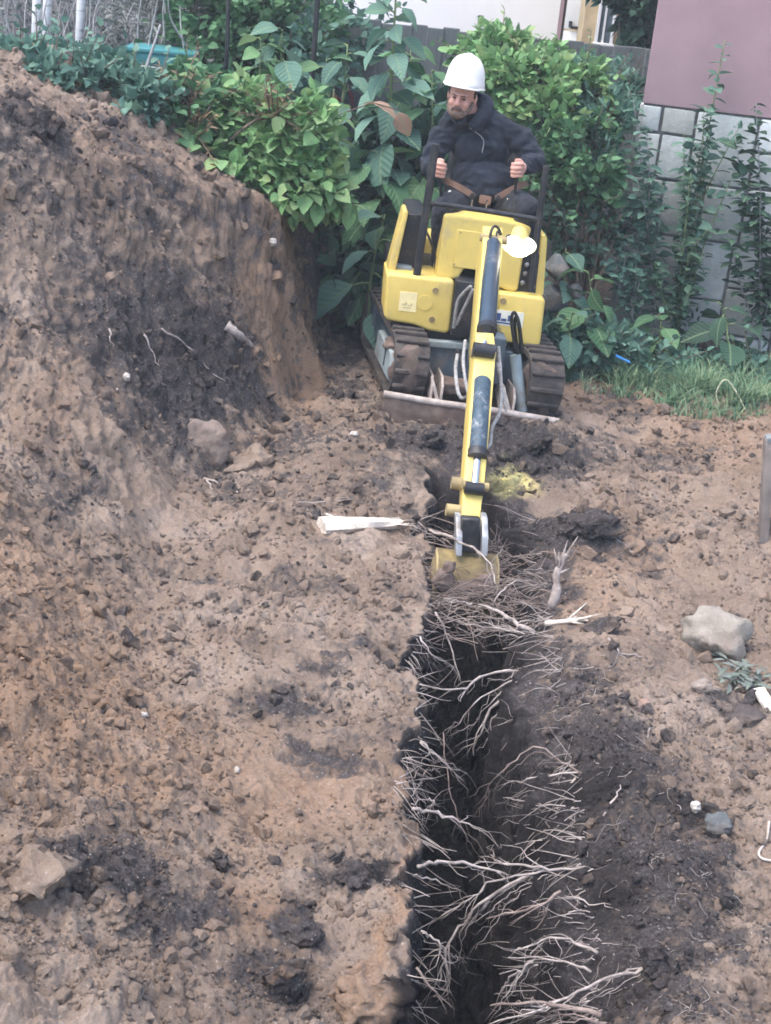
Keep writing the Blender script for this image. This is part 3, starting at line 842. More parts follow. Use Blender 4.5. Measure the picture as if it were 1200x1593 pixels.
# hoses
def hose(pts, r, mat, name='hose'):
    return MB().tube(smooth_path(pts, 6), r, 8).build(name, mat, ex)
hose([L(802, 545, -.52), L(796, 500, -.60), L(800, 486, -.62), L(806, 500, -.60), L(811, 545, -.50)], .010, M['hose'])
hose([L(806, 552, -.50), L(801, 505, -.56), L(804, 492, -.58), L(809, 510, -.55), L(813, 548, -.46)], .010, M['hose'])
hose([L(712, 552, -.52), L(709, 575, -.66), L(713, 610, -.86), L(722, 620, -.92), L(735, 608, -1.2)], .011, M['hose_grey'])
hose([L(709, 560, -.50), L(711, 545, -.50), L(716, 556, -.52), L(720, 580, -.6)], .012, M['hose'])
hose([L(724, 530, -.6), L(721, 560, -.8), L(724, 590, -1.0), L(729, 612, -1.2)], .010, M['hose_grey'])
hose([L(776, 540, -1.75), L(780, 600, -1.98), L(778, 640, -2.1), L(766, 665, -2.2), L(763, 690, -2.3), L(757, 697, -2.36)], .009, M['hose_grey'])
hose([L(774, 565, -1.85), L(783, 615, -2.0), L(788, 640, -2.05)], .007, M['hose_grey'])
hose([L(762, 372, -1.0), L(765, 358, -.98), L(770, 352, -.96), L(776, 356, -.96), L(780, 368, -.95)], .008, M['hose'])
hose([L(772, 370, -.99), L(774, 360, -.97), L(778, 364, -.97)], .006, M['hose'])
hose([L(706, 510, -.36), L(712, 470, -.40), L(722, 455, -.42), L(733, 445, -.45)], .010, M['hose_grey'])
hose([L(710, 505, -.36), L(722, 480, -.40), L(736, 450, -.45)], .010, M['hose_grey'])
hose([L(655, 345, .0), L(668, 370, -.1), L(676, 395, -.1), L(678, 420, -.12)], .008, M['hose'])
# working lamp, lit
lamp = empty('work_lamp'); lamp.parent = ex
lp = L(808, 372, -.90)
tgt = EXI @ hit(797, 752)
ld = (tgt - lp).normalized()
q = ld.to_track_quat('-Z', 'Y').to_matrix().to_4x4()
m = MB(); V_, F_ = tube_vf([(0, 0, .07), (0, 0, .06), (0, 0, .02), (0, 0, -.03), (0, 0, -.036)], [.02, .035, .050, .062, .064], 20)
m.bm.from_mesh(mesh_data('_l', V_, F_)); bmesh.ops.transform(m.bm, matrix=Matrix.Translation(lp) @ q, verts=m.bm.verts)
m.build('lamp_housing', M['yellow'], lamp)
m = MB(); m.ball((0, 0, -.036), (.10, .062, .055), 24, 12); bmesh.ops.transform(m.bm, matrix=Matrix.Translation(lp) @ q, verts=m.bm.verts)
ln_ = m.build('lamp_lens', M['lens'], lamp)
m = MB(); m.ball((0, 0, -.070), (.060, .040, .030), 20, 10); bmesh.ops.transform(m.bm, matrix=Matrix.Translation(lp) @ q, verts=m.bm.verts)
m.build('lamp_bulb', M['bulb'], lamp)
MB().tube([lp + Vector((0, .02, .02)), lp + Vector((-.06, .03, .0)), knee + Vector((.06, 0, 0))], .012, 8).build('lamp_bracket', M['black_steel'], lamp)
sp_d = bpy.data.lights.new('work_lamp_light', 'SPOT'); sp_d.energy = 190; sp_d.spot_size = R(17); sp_d.spot_blend = 1.0
sp_d.color = (.93, 1.0, .40); sp_d.shadow_soft_size = .03
sp = bpy.data.objects.new('work_lamp_light', sp_d); COL.objects.link(sp)
sp.parent = lamp; sp.matrix_parent_inverse = Matrix.Identity(4)
sp.location = lp + ld * .125; sp.rotation_euler = ld.to_track_quat('-Z', 'Y').to_euler()
# ------------------------------------------------------------------ the driver
def fabric(name, c, var=.3, bump=.4, scale=9):
    t = NT(name); v = t.coord('Object')
    n = t.noise(v, scale, 5, .6, .5)
    t.color(t.ramp(n, [(.3, tuple(x * (1 - var) for x in c)), (.7, tuple(x * (1 + var) for x in c))]))
    t.set(Roughness=.95, Specular_IOR_Level=.1, Sheen_Weight=.05)
    b = t.bump(t.noise(v, 22, 4, .6, .8), bump, .02); b = t.bump(t.noise(v, 320, 2), .35, .003, b); t.normal(b)
    return t.m
M['hoodie'] = fabric('dark_navy_fleece', (.022, .0275, .038))
M['trousers'] = fabric('dark_work_trousers', (.028, .031, .040), bump=.6)
M['leather'] = simple('brown_leather', (.135, .08, .057), .65, .3, 14, bump=.2)
def skin_mat():
    t = NT('skin'); v = t.coord('Object')
    t.color(t.ramp(t.noise(v, 14, 4, .6), [(.3, (.47, .245, .19)), (.7, (.60, .35, .285))]))
    t.set(Roughness=.55, Subsurface_Weight=.12); t.b.inputs['Subsurface Radius'].default_value = (.01, .004, .002)
    t.normal(t.bump(t.noise(v, 90, 4), .15, .003)); return t.m
M['skin'] = skin_mat()
M['hair'] = simple('brown_hair', (.05, .032, .022), .7, .5, 60, bump=.8, bscale=120)
M['beard'] = simple('brown_beard', (.145, .10, .078), .8, .45, 60, bump=.8, bscale=140)
M['helmet'] = simple('white_helmet_plastic', (.86, .86, .83), .35, .03, 6, spec=.5)
M['dark_eye'] = simple('dark_eye', (.03, .02, .018), .4, .1, 20)
M['lip'] = simple('lips', (.33, .13, .11), .5, .15, 20)

SEATW = EXM @ Vector((sc_.x, .22, sc_.z))
person = empty('person', SEATW, label='driver in white hard hat and dark hooded jacket sitting at the excavator levers', cat='person')
def remesh(name, mb, voxel, mat, parent, smooth=3, disp=None):
    me = bpy.data.meshes.new('_r'); bmesh.ops.recalc_face_normals(mb.bm, faces=mb.bm.faces); mb.bm.to_mesh(me); mb.bm.free()
    o = bpy.data.objects.new('_r', me); COL.objects.link(o)
    md = o.modifiers.new('r', 'REMESH'); md.mode = 'VOXEL'; md.voxel_size = voxel
    if smooth:
        ms = o.modifiers.new('s', 'SMOOTH'); ms.factor = .5; ms.iterations = smooth
    dg = bpy.context.evaluated_depsgraph_get()
    nm = bpy.data.meshes.new_from_object(o.evaluated_get(dg))
    bpy.data.objects.remove(o)
    nv = len(nm.vertices)
    co = np.empty(nv * 3, np.float32); nm.vertices.foreach_get('co', co); co = co.reshape(-1, 3)
    no = np.empty(nv * 3, np.float32); nm.vertices.foreach_get('normal', no); no = no.reshape(-1, 3)
    if disp is not None: co = co + no * disp(co)[:, None]
    co = co - np.array(SEATW)
    nm.vertices.foreach_set('co', co.astype(np.float32).ravel()); nm.update()
    nm.polygons.foreach_set('use_smooth', [True] * len(nm.polygons))
    nm.materials.clear(); nm.materials.append(mat)
    nm.name = name
    return put(name, nm, parent)
def pbuild(m, name, mat, auto=50, parent=None):
    bmesh.ops.translate(m.bm, vec=-SEATW, verts=m.bm.verts)
    return m.build(name, mat, parent or person, auto=auto)
YT = 10.0
neck = at(733, 172, 9.93)
shL, shR = at(687, 212, 9.97), at(812, 216, 9.97)
elL, elR = at(669, 260, 9.92), at(832, 250, 9.92)
hdL, hdR = LEV[0] + Vector((.005, .0, -.005)), LEV[1] + Vector((.0, 0, -.005))
wrL = hdL + (elL - hdL).normalized() * .085; wrR = hdR + (elR - hdR).normalized() * .085
chest = at(750, 222, 9.99); waist = at(752, 280, 10.00); hips = at(752, 318, 10.02)
knL, knR = at(690, 328, 9.62), at(822, 325, 9.62)
ftL, ftR = knL + Vector((.03, .16, -.40)), knR + Vector((-.03, .16, -.40))
HM = Matrix.Translation(at(719, 150, 9.86)) @ Matrix.Rotation(R(5), 4, 'Y') @ Matrix.Rotation(R(-12), 4, 'Z') @ Matrix.Rotation(R(8), 4, 'X')
def hp(x, y, z): return HM @ Vector((x, y, z))
HR = HM.to_3x3().to_4x4()
def tb(m, pts, r, n=12):
    P = smooth_path(pts, 3) if len(pts) > 2 else pts
    k = len(P); rr = [float(np.interp(i / (k - 1), np.linspace(0, 1, len(r)), r)) for i in range(k)]
    m.tube(P, rr, n)
    m.ball(P[0], rr[0] * .99); m.ball(P[-1], rr[-1] * .99)
def ellip(m, c, r, rot=None, u=20, v=14): m.ball(c, r, u, v, rot)
def hand(m, c, side, wr):
    """a fist closed on an upright lever grip at c: palm behind, fingers wrapped round the front, thumb on top"""
    tow = Vector((side, 0, 0))                       # from the lever to the palm side
    palm = c + tow * .030 + Vector((0, .012, .0))
    tb(m, [wr, palm + Vector((0, .01, 0))], [.028, .030])
    ellip(m, palm, (.020, .034, .046))
    for k in range(4):
        z = .036 - .024 * k
        L_ = (1.0, 1.08, 1.0, .82)[k]
        a = c + tow * .034 + Vector((0, -.018, z))
        b = c + tow * .018 + Vector((0, -.040 * L_, z + .002))
        d = c - tow * .016 * L_ + Vector((0, -.038 * L_, z - .002))
        e = c - tow * .030 * L_ + Vector((0, -.014, z - .004))
        m.tube(smooth_path([a, b, d, e], 3), .0098, 8)
        m.ball(e, .0096, 8, 6); m.ball(a, .0105, 8, 6)
    t0 = c + tow * .030 + Vector((0, .0, .040)); t1 = c + tow * .012 + Vector((0, -.020, .058)); t2 = c - tow * .012 + Vector((0, -.030, .056))
    m.tube(smooth_path([t0, t1, t2], 3), .0110, 8); m.ball(t2, .0105, 8, 6)
# --- body: one continuous surface
m = MB()
ellip(m, hp(0, .012, .030), (.078, .098, .102), HR)
ellip(m, hp(0, -.028, -.050), (.060, .068, .068), HR)
ellip(m, hp(0, -.045, -.092), (.034, .036, .028), HR)
ellip(m, hp(0, -.084, .030), (.056, .020, .014), HR)
ellip(m, hp(.036, -.066, -.026), (.026, .026, .026), HR); ellip(m, hp(-.036, -.066, -.026), (.026, .026, .026), HR)
m.tube([hp(0, -.090, .022), hp(0, -.106, -.004), hp(0, -.116, -.022)], [.010, .012, .015], 10)
ellip(m, hp(0, -.108, -.026), (.020, .017, .013), HR)
ellip(m, hp(0, -.088, -.064), (.026, .016, .016), HR)
for s in (-1, 1): ellip(m, hp(.080 * s, .014, -.006), (.012, .022, .034), HR)
tb(m, [hp(0, .035, -.05), neck, neck + Vector((.005, .03, -.06))], [.047, .050, .062])
ellip(m, chest + Vector((0, .02, 0)), (.13, .08, .15)); ellip(m, waist + Vector((0, .02, 0)), (.12, .08, .12)); ellip(m, hips + Vector((0, .01, 0)), (.13, .09, .07))
tb(m, [shL + Vector((.03, 0, -.01)), shL, elL, wrL], [.040, .042, .038, .028]); tb(m, [shR + Vector((-.03, 0, -.01)), shR, elR, wrR], [.040, .042, .038, .028])
tb(m, [shL, neck + Vector((0, .03, -.06)), shR], [.04, .05, .04])
hand(m, hdL, -1, wrL); hand(m, hdR, 1, wrR)
for kn, ft, s in ((knL, ftL, -1), (knR, ftR, 1)):
    tb(m, [hips + Vector((.09 * s, 0, 0)), kn], [.060, .045]); tb(m, [kn, ft], [.045, .036]); ellip(m, ft + Vector((0, -.06, -.03)), (.042, .11, .035))
body = remesh('body', m, .0058, M['skin'], person, 2)
# --- jacket with hood
def folds(amp, fx, fz, seed):
    def f(co):
        x, y, z = co[:, 0], co[:, 1], co[:, 2]
        n = gnoise(x * fx + 1.5 * gnoise(z * 6, x * 5, seed), z * fz + y * 3, seed + 1)
        return amp * (1 - np.abs(n) * 1.8) * .6 + amp * .5 * gnoise(x * 24, z * 24 + y * 20, seed + 2)
    return f
m = MB()
ellip(m, chest + Vector((0, .01, .005)), (.190, .135, .190)); ellip(m, waist + Vector((0, -.015, .01)), (.205, .175, .140)); ellip(m, waist + Vector((0, -.045, -.045)), (.185, .155, .075))
tb(m, [shL + Vector((.03, 0, -.01)), shL, shL.lerp(elL, .5), elL, elL.lerp(wrL, .6), wrL.lerp(elL, .15)], [.074, .075, .070, .063, .056, .046], 14)
tb(m, [shR + Vector((-.03, 0, -.01)), shR, shR.lerp(elR, .5), elR, elR.lerp(wrR, .6), wrR.lerp(elR, .15)], [.074, .075, .070, .063, .056, .046], 14)
tb(m, [shL + Vector((.02, 0, .0)), neck + Vector((-.06, .04, -.045)), neck + Vector((.06, .04, -.045)), shR + Vector((-.02, 0, .0))], [.066, .082, .082, .066], 14)
jk = remesh('jacket', m, .007, M['hoodie'], person, 3, folds(.016, 5, 11, 400))
m = MB()
hoodp = [neck + Vector(v) for v in ((-.045, -.100, -.075), (-.082, -.035, -.02), (-.078, .04, .035), (0, .09, .06), (.078, .035, .045), (.082, -.035, .012), (.055, -.095, -.045), (.01, -.120, -.09))]
P = smooth_path(hoodp, 4); m.tube(P, [.030 + .022 * math.sin(math.pi * i / (len(P) - 1)) for i in range(len(P))], 12)
ellip(m, neck + Vector((.0, .09, -.01)), (.12, .06, .09))
remesh('hood', m, .007, M['hoodie'], jk, 3, folds(.006, 12, 12, 410)).location = (0, 0, 0)
zp = [neck + Vector((.004, -.132, -.085)), chest + Vector((0, -.137, .04)), chest + Vector((.003, -.142, -.04))]
pbuild(MB().tube(smooth_path(zp, 4), .003, 6), 'zip', M['link_steel'], parent=jk)
for s, w in ((-1, wrL.lerp(elL, .13)), (1, wrR.lerp(elR, .13))):
    d = ((elL if s < 0 else elR) - w).normalized()
    pbuild(MB().tube([w - d * .018, w - d * .016, w + d * .022, w + d * .024], [.040, .048, .050, .044], 14), 'cuff', M['hoodie'], parent=jk)
# --- trousers, belt
m = MB()
ellip(m, hips, (.185, .145, .085))
for kn, ft, s in ((knL, ftL, -1), (knR, ftR, 1)):
    tb(m, [hips + Vector((.09 * s, -.02, 0)), hips.lerp(kn, .55) + Vector((.05 * s, 0, .02)), kn], [.098, .090, .074], 14); tb(m, [kn, kn.lerp(ft, .5), ft], [.072, .066, .06], 14)
tz = remesh('trousers', m, .008, M['trousers'], person, 3, folds(.009, 14, 12, 420))
for kn, ft, s in ((knL, ftL, -1), (knR, ftR, 1)):
    b = MB(); b.ball(ft + Vector((0, -.06, -.035)), (.05, .135, .045), 14, 10); b.tube([ft + Vector((0, 0, -.03)), ft + Vector((0, 0, .08))], .056, 12)
    pbuild(b, 'boot', M['leather'])
bt = empty('tool_belt'); bt.parent = person
def strap(pts, w, name):
    b = MB(); P = smooth_path(pts, 5); prev = None
    for i, p in enumerate(P):
        t = (P[min(i + 1, len(P) - 1)] - P[max(i - 1, 0)]).normalized()
        n = Vector((0, -1, .35)).normalized(); n = (n - t * n.dot(t)).normalized(); s_ = t.cross(n)
        row = [b.bm.verts.new(p + s_ * a + n * c) for a, c in ((-w, 0), (w, 0), (w, .006), (-w, .006))]
        if prev:
            for k in range(4): b.bm.faces.new((prev[k], prev[(k + 1) % 4], row[(k + 1) % 4], row[k]))
        else: b.bm.faces.new(row)
        prev = row
    b.bm.faces.new(list(reversed(prev)))
    return pbuild(b, name, M['leather'], parent=bt)
strap([at(690, 280, 9.90), at(710, 289, 9.80), at(731, 301, 9.775), at(738, 307, 9.775)], .019, 'strap')
strap([at(820, 285, 9.90), at(802, 292, 9.80), at(780, 304, 9.775), at(772, 309, 9.775)], .019, 'strap')
pbuild(MB().box(at(755, 311, 9.79), (.075, .025, .055), rot=(R(-20), R(4), 0), bevel=.012), 'pouch', M['leather'], parent=bt)
for a in ((735, 305), (775, 308)): pbuild(MB().box(at(*a, 9.76), (.028, .014, .034), rot=(0, R(25), 0), bevel=.004), 'buckle', M['black_steel'], parent=bt)
for a in ((700, 299), (792, 310)): pbuild(MB().ball(at(*a, 9.74), .012, 8, 6), 'rivet', M['sticker'], parent=bt)
# --- head: eyes, brows, beard, hair, helmet
for s in (-1, 1):
    pbuild(MB().ball(hp(.031 * s, -.083, .006), (.011, .007, .0048), 10, 8, HR), 'eye', M['dark_eye'])
    pbuild(MB().tube([hp(.012 * s, -.102, .024), hp(.032 * s, -.101, .030), hp(.052 * s, -.085, .024)], [.0025, .0038, .002], 6), 'eyebrow', M['beard'])
b = MB(); b.tube([hp(-.018, -.099, -.0605), hp(0, -.105, -.0605), hp(.018, -.099, -.0605)], [.0015, .003, .0015], 6); pbuild(b, 'mouth', M['lip'])
m = MB()
ellip(m, hp(0, -.054, -.084), (.053, .057, .041), HR)
m.tube(smooth_path([hp(-.072, .0, -.02), hp(-.062, -.035, -.060), hp(-.035, -.075, -.088), hp(0, -.090, -.098), hp(.035, -.075, -.088), hp(.062, -.035, -.060), hp(.072, .0, -.02)], 3), [.010] * 3 + [.016] * 13 + [.010] * 3, 8)
m.tube(smooth_path([hp(-.034, -.086, -.068), hp(-.02, -.100, -.049), hp(0, -.107, -.045), hp(.02, -.100, -.049), hp(.034, -.086, -.068)], 3), [.006, .008, .009, .009, .009, .009, .009, .009, .009, .009, .009, .008, .006], 8)
remesh('beard', m, .004, M['beard'], person, 1, lambda co: .0025 * gnoise(co[:, 0] * 160, co[:, 2] * 160, 9))
m = MB(); ellip(m, hp(0, .032, .035), (.083, .092, .098), HR); m.tube([hp(-.077, -.012, .04), hp(-.078, -.008, .0)], [.012, .006], 8); m.tube([hp(.077, -.012, .04), hp(.078, -.008, .0)], [.012, .006], 8)
remesh('hair', m, .005, M['hair'], person, 1, lambda co: .003 * gnoise(co[:, 0] * 120, co[:, 2] * 120 + co[:, 1] * 80, 19))
hat = empty('hard_hat'); hat.parent = person
V, F = [], []
NA, NR = 40, 14
for j in range(NR + 1):
    ph = (math.pi / 2) * j / NR
    for i in range(NA):
        a = 2 * math.pi * i / NA
        sx_, sy_ = .118, .140
        rr = math.cos(ph) ** .72
        z = .186 * math.sin(ph) ** .92
        x = sx_ * rr * math.cos(a); y = sy_ * rr * math.sin(a)
        # raised ridge fore and aft over the crown
        z += .010 * math.exp(-(x / .022) ** 2) * (1 if j > 3 else j / 4) 
        flare = max(0, 1 - j / 2.0); x *= 1 + .05 * flare; y *= 1 + .05 * flare
        if j <= 1 and math.sin(a) < -.55: y -= .030 * (-math.sin(a) - .55) / .45 * (1 - j * .6); z -= .006 * (1 - j)
        V.append(hp(x, y + .014, z + .064 - .20 * (y + .014)) - SEATW)
for j in range(NR):
    for i in range(NA):
        k = (i + 1) % NA; F.append((j * NA + i, j * NA + k, (j + 1) * NA + k, (j + 1) * NA + i))
sh = mk('hat_shell', V, F, M['helmet'], hat)
sd_ = sh.modifiers.new('t', 'SOLIDIFY'); sd_.thickness = .004
P = [Vector(V[i]) + Vector((0, 0, -.001)) for i in range(NA)] + [Vector(V[0]) + Vector((0, 0, -.001))]
MB().tube(P, .005, 6, caps=False).build('hat_rim', M['helmet'], hat)
# ------------------------------------------------------------------ buildings and fence behind
M['pink'] = simple('pink_render', (.31, .218, .238), .9, .14, 1.6, bump=.35, bscale=90)
M['white_wall'] = simple('white_render', (.84, .85, .86), .9, .03, 3, bump=.1)
M['tan_wall'] = simple('tan_boards', (.42, .33, .20), .85, .2, 5, bump=.2, dirt=(.32, .27, .20), dirt_amt=.4)
M['white_paint'] = simple('white_paint', (.78, .80, .80), .5, .05, 6)
M['mortar'] = simple('dark_mortar', (.17, .175, .175), .95, .3, 12, bump=.6)
M['fence_wood'] = simple('weathered_grey_boards', (.115, .13, .135), .9, .35, 5, bump=.4, dirt=(.10, .115, .115), dirt_amt=.6, coord='Generated')
M['window_glass'] = simple('window_glass', (.10, .13, .15), .08, .2, 3, spec=.8)
M['roof_tile'] = simple('dark_roof', (.10, .07, .065), .8, .3, 8, bump=.3)
def stone_mat():
    t = NT('pale_wall_stone'); v = t.coord('Object')
    r = t.new('ShaderNodeObjectInfo').outputs['Random']
    c = t.ramp(r, [(0, (.33, .365, .365)), (.3, (.45, .49, .495)), (.55, (.34, .36, .33)), (.75, (.54, .59, .60)), (1, (.40, .42, .385))])
    n = t.noise(v, 5, 6, .65, .5)
    c = t.mix(t.maprange(n, .3, .6), t.mix(.4, c, (.16, .18, .175)), c)
    t.color(c); t.set(Roughness=.9, Specular_IOR_Level=.2)
    b = t.bump(t.noise(v, 18, 5, .65), .5, .02); b = t.bump(t.noise(v, 110, 3, .6), .3, .004, b); t.normal(b)
    return t.m
M['stone'] = stone_mat()

WY = 11.6
hp0 = at(1000, 160, WY)
hx, hz = hp0.x, hp0.z
house = empty('house', (hx, WY, 0), (0, 0, R(-9)), label='pink rendered house on a plinth of pale stone slabs', cat='house')
MB().box((3.0, 3.0, hz + 1.9), (6.0, 6.0, 3.8), bevel=.01).build('wall', M['pink'], house)
MB().box((3.0, 3.02, hz / 2 - .2), (5.98, 5.98, hz + .395)).build('plinth', M['mortar'], house)
pn = [o for o in house.children if o.name.startswith('plinth')][0]
MB().prism([(-.3, -.3, hz + 3.8), (6.3, -.3, hz + 3.8), (6.3, 3, hz + 5.6), (-.3, 3, hz + 5.6)], (0, .02, .14)).build('roof', M['roof_tile'], house)
MB().prism([(-.3, 6.3, hz + 3.8), (6.3, 6.3, hz + 3.8), (6.3, 3.02, hz + 5.6), (-.3, 3.02, hz + 5.6)], (0, .0, .14)).build('roof', M['roof_tile'], house)
rs = random.Random(11)
cells = []
def cut(x0, x1, z0, z1, d=0):
    w, h = x1 - x0, z1 - z0
    if (w < .56 and h < .52 and rs.random() < .75) or (w < .34 and h < .34): cells.append((x0, x1, z0, z1)); return
    if (w > h * rs.uniform(.8, 1.5) or h < .30) and w > .30:
        c = x0 + w * rs.uniform(.36, .64); cut(x0, c, z0, z1, d + 1); cut(c, x1, z0, z1, d + 1)
    else:
        c = z0 + h * rs.uniform(.36, .64); cut(x0, x1, z0, c, d + 1); cut(x0, x1, c, z1, d + 1)
cut(0, 2.9, -.05, hz - .004)
for (x0, x1, z0, z1) in cells:
    g = .011; th = rs.uniform(.028, .042)
    b = MB(); b.box((0, 0, 0), (x1 - x0 - 2 * g, th, z1 - z0 - 2 * g), bevel=.009, seg=2)
    for v in b.bm.verts: v.co += Vector((rs.uniform(-.003, .003), 0, rs.uniform(-.003, .003)))
    o = b.build('stone_slab', M['stone'], pn, auto=60); o.location = ((x0 + x1) / 2, .03 - th / 2 + .004, (z0 + z1) / 2)
# the slabs round the corner, on the side that shows from a step to the left
zz = -.05
while zz < hz - .1:
    h = min(rs.uniform(.28, .42), hz - .004 - zz); yy = .05
    while yy < 2.4:
        w = rs.uniform(.3, .5)
        b = MB(); b.box((0, 0, 0), (.034, w - .02, h - .02), bevel=.009)
        o = b.build('stone_slab', M['stone'], pn, auto=60); o.location = (.0, yy + w / 2, zz + h / 2); yy += w
    zz += h

FY = 13.2
fence = empty('board_fence', (0, FY, .2), label='weathered grey board fence behind the plants below the white house', cat='fence')
fz = at(600, 30, FY).z
x = -1.0; k = 0
bme = []
for kk in range(5):
    b = MB(); b.box((0, 0, 0), (.132, .022, 1), bevel=.004, seg=1)
    o_ = b.build('board', M['fence_wood'], None); bme.append(o_.data); bpy.data.objects.remove(o_)
while x < 3.6:
    top = fz + rs.uniform(-.015, .012); h = top - .22
    put('board', bme[k % 5], fence, (x, .014 * (k % 2), h / 2), (0, rs.uniform(-.006, .006), 0), (1, 1, h))
    x += .124; k += 1
for zz in (.35, 1.35): MB().box((1.3, .035, zz), (4.7, .04, .07)).build('rail', M['fence_wood'], fence)

def hx_at(px, py, Y): return at(px, py, Y).x
HY = 19.0
xa, xb = hx_at(500, 15, HY), hx_at(868, 40, HY)
wh = empty('white_house', ((xa + xb) / 2, HY, 0), label='bright white house wall above the board fence', cat='house')
w2 = (xb - xa) / 2
MB().box((0, 3, 2.3), (2 * w2, 6, 5.0), bevel=.01).build('wall', M['white_wall'], wh)
MB().prism([(-w2 - .3, -.4, 4.7), (-w2 - .3, 6.4, 4.7), (-w2 - .3, 3, 6.9)], (2 * w2 + .6, 0, 0)).build('roof', M['roof_tile'], wh)
MB().box((-w2 * .2, -.02, 3.6), (1.2, .06, 1.2), bevel=.01).build('window', M['window_glass'], wh)
c = at(747, 27, HY)
MB().box((c.x - wh.location.x, -.03, c.z), (.05, .05, .05), bevel=.01).build('wall_hook', M['black_steel'], wh)
GY_ = 17.2
ga, gb = at(874, 40, GY_), at(905, 40, GY_)
gt = empty('white_gate', (ga.x, GY_, .25), label='tall white metal gate leaf beside the tan building', cat='gate')
gw = gb.x - ga.x
zsp = at(890, 47, GY_).z - .25
MB().box((gw / 2 + .01, 0, zsp / 2), (gw - .03, .04, zsp - .02), bevel=.006).build('gate_panel', M['white_paint'], gt)
MB().box((gw / 2 + .01, 0, (zsp + 2.6) / 2), (gw - .03, .04, 2.6 - zsp - .02), bevel=.006).build('gate_panel', M['white_paint'], gt)
MB().box((-.02, 0, 1.3), (.035, .06, 2.6)).build('gate_post', M['pink'], gt)
MB().box((gw * .72, -.03, zsp + .03), (gw * .55, .03, .025)).build('hinge', M['black_steel'], gt)
MB().box((gw * .42, -.035, zsp + .06), (.035, .03, .06), bevel=.006).build('latch', M['black_steel'], gt)
TY = 16.6
ta, tb2 = at(906, 50, TY), at(980, 60, TY)
tan = empty('tan_building', (ta.x, TY, .2), label='tan wooden building with a white framed window', cat='building')
tw = tb2.x - ta.x
wz = at(944, 70, TY).z - .2
MB().box((tw / 2, 2, 1.7), (tw, 4, 3.4), bevel=.01).build('wall', M['tan_wall'], tan)
MB().prism([(-.2, -.3, 3.4), (tw + .2, -.3, 3.4), (tw + .2, 2, 4.5), (-.2, 2, 4.5)], (0, .02, .1)).build('roof', M['roof_tile'], tan)
wx = at(942, 40, TY).x - ta.x; ww = .15
win = MB().box((wx, -.012, wz + .55), (ww, .03, 1.08)).build('window', M['window_glass'], tan)
for a, s in (((wx - ww / 2, -.03, wz + .55), (.030, .05, 1.14)), ((wx + ww / 2, -.03, wz + .55), (.030, .05, 1.14)), ((wx, -.03, wz + .0), (ww + .06, .07, .035)), ((wx, -.03, wz + 1.1), (ww + .03, .05, .03)), ((wx - .012, -.028, wz + .55), (.022, .03, 1.07))):
    MB().box(a, s, bevel=.004, seg=1).build('window_frame', M['white_paint'], win)

# ------------------------------------------------------------------ plants
def leafmat(name, cols, src='object', trans=.30, rough=.62):
    t = NT(name)
    if src == 'object': r = t.new('ShaderNodeObjectInfo').outputs['Random']
    else: r = t.new('ShaderNodeSeparateColor'); a = t.new('ShaderNodeAttribute', attribute_name='tint'); t.link(a.outputs['Color'], r.inputs[0]); r = r.outputs[0]
    c = t.ramp(r, [(i / (len(cols) - 1), k) for i, k in enumerate(cols)])
    v = t.coord('Object'); n = t.noise(v, 25, 4, .6)
    if src == 'object':                          # midrib and side veins, and a few browned places
        sp_ = t.new('ShaderNodeSeparateXYZ'); t.link(v, sp_.inputs[0]); ay = t.math('ABSOLUTE', sp_.outputs[1])
        rib = t.maprange(ay, .012, .03, 1, 0)
        wv = t.math('SINE', t.math('MULTIPLY', t.math('SUBTRACT', sp_.outputs[0], t.math('MULTIPLY', ay, .9)), 52.0))
        c = t.mix(t.math('MULTIPLY', t.maprange(wv, .80, 1.0), .30), c, t.mix(.5, c, (.36, .46, .30)))
        c = t.mix(t.math('MULTIPLY', rib, .55), c, (.26, .36, .20))
        w2_ = t.new('ShaderNodeVectorMath', operation='ADD'); t.link(v, w2_.inputs[0]); rv = t.new('ShaderNodeObjectInfo'); t.link(rv.outputs['Location'], w2_.inputs[1])
        c = t.mix(t.maprange(t.noise(w2_.outputs[0], 3.2, 5, .7), .66, .74, 0, .75), c, (.24, .20, .09))
        t.normal(t.bump(wv, .25, .01))
    c = t.mix(t.maprange(n, .3, .7, .0, .3), c, t.mix(.5, c, (.02, .05, .03)))
    t.color(c); t.set(Roughness=rough, Specular_IOR_Level=.22)
    tr = t.new('ShaderNodeBsdfTranslucent'); t.link(c, tr.inputs[0])
    mx = t.new('ShaderNodeMixShader'); mx.inputs[0].default_value = trans
    t.link(t.b.outputs[0], mx.inputs[1]); t.link(tr.outputs[0], mx.inputs[2]); t.link(mx.outputs[0], t.out.inputs[0])
    return t.m
G_LIGHT = [(.10, .22, .085), (.17, .34, .13), (.25, .43, .19), (.15, .30, .13), (.33, .45, .20), (.11, .23, .11)]
G_MID = [(.045, .12, .060), (.080, .19, .095), (.13, .265, .135), (.10, .20, .09)]
G_BLUE = [(.06, .13, .105), (.105, .215, .165), (.17, .30, .235), (.10, .20, .14)]
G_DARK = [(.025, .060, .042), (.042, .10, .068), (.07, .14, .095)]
G_GREY = [(.12, .145, .135), (.20, .225, .21), (.28, .30, .29)]
for nm, cs in (('light', G_LIGHT), ('mid', G_MID), ('blue', G_BLUE), ('dark', G_DARK), ('grey', G_GREY)):
    M['leaf_' + nm] = leafmat('leaves_' + nm, cs); M['fol_' + nm] = leafmat('foliage_' + nm, cs, 'attr')
M['fol_dry'] = leafmat('foliage_dry', [(.16, .10, .06), (.26, .18, .11), (.33, .24, .15)], 'attr')
M['leaf_red'] = leafmat('leaves_red', [(.10, .018, .028), (.16, .03, .045), (.09, .04, .035)])
M['leaf_dry'] = leafmat('leaves_dry', [(.36, .22, .16), (.45, .29, .21), (.30, .20, .14)])
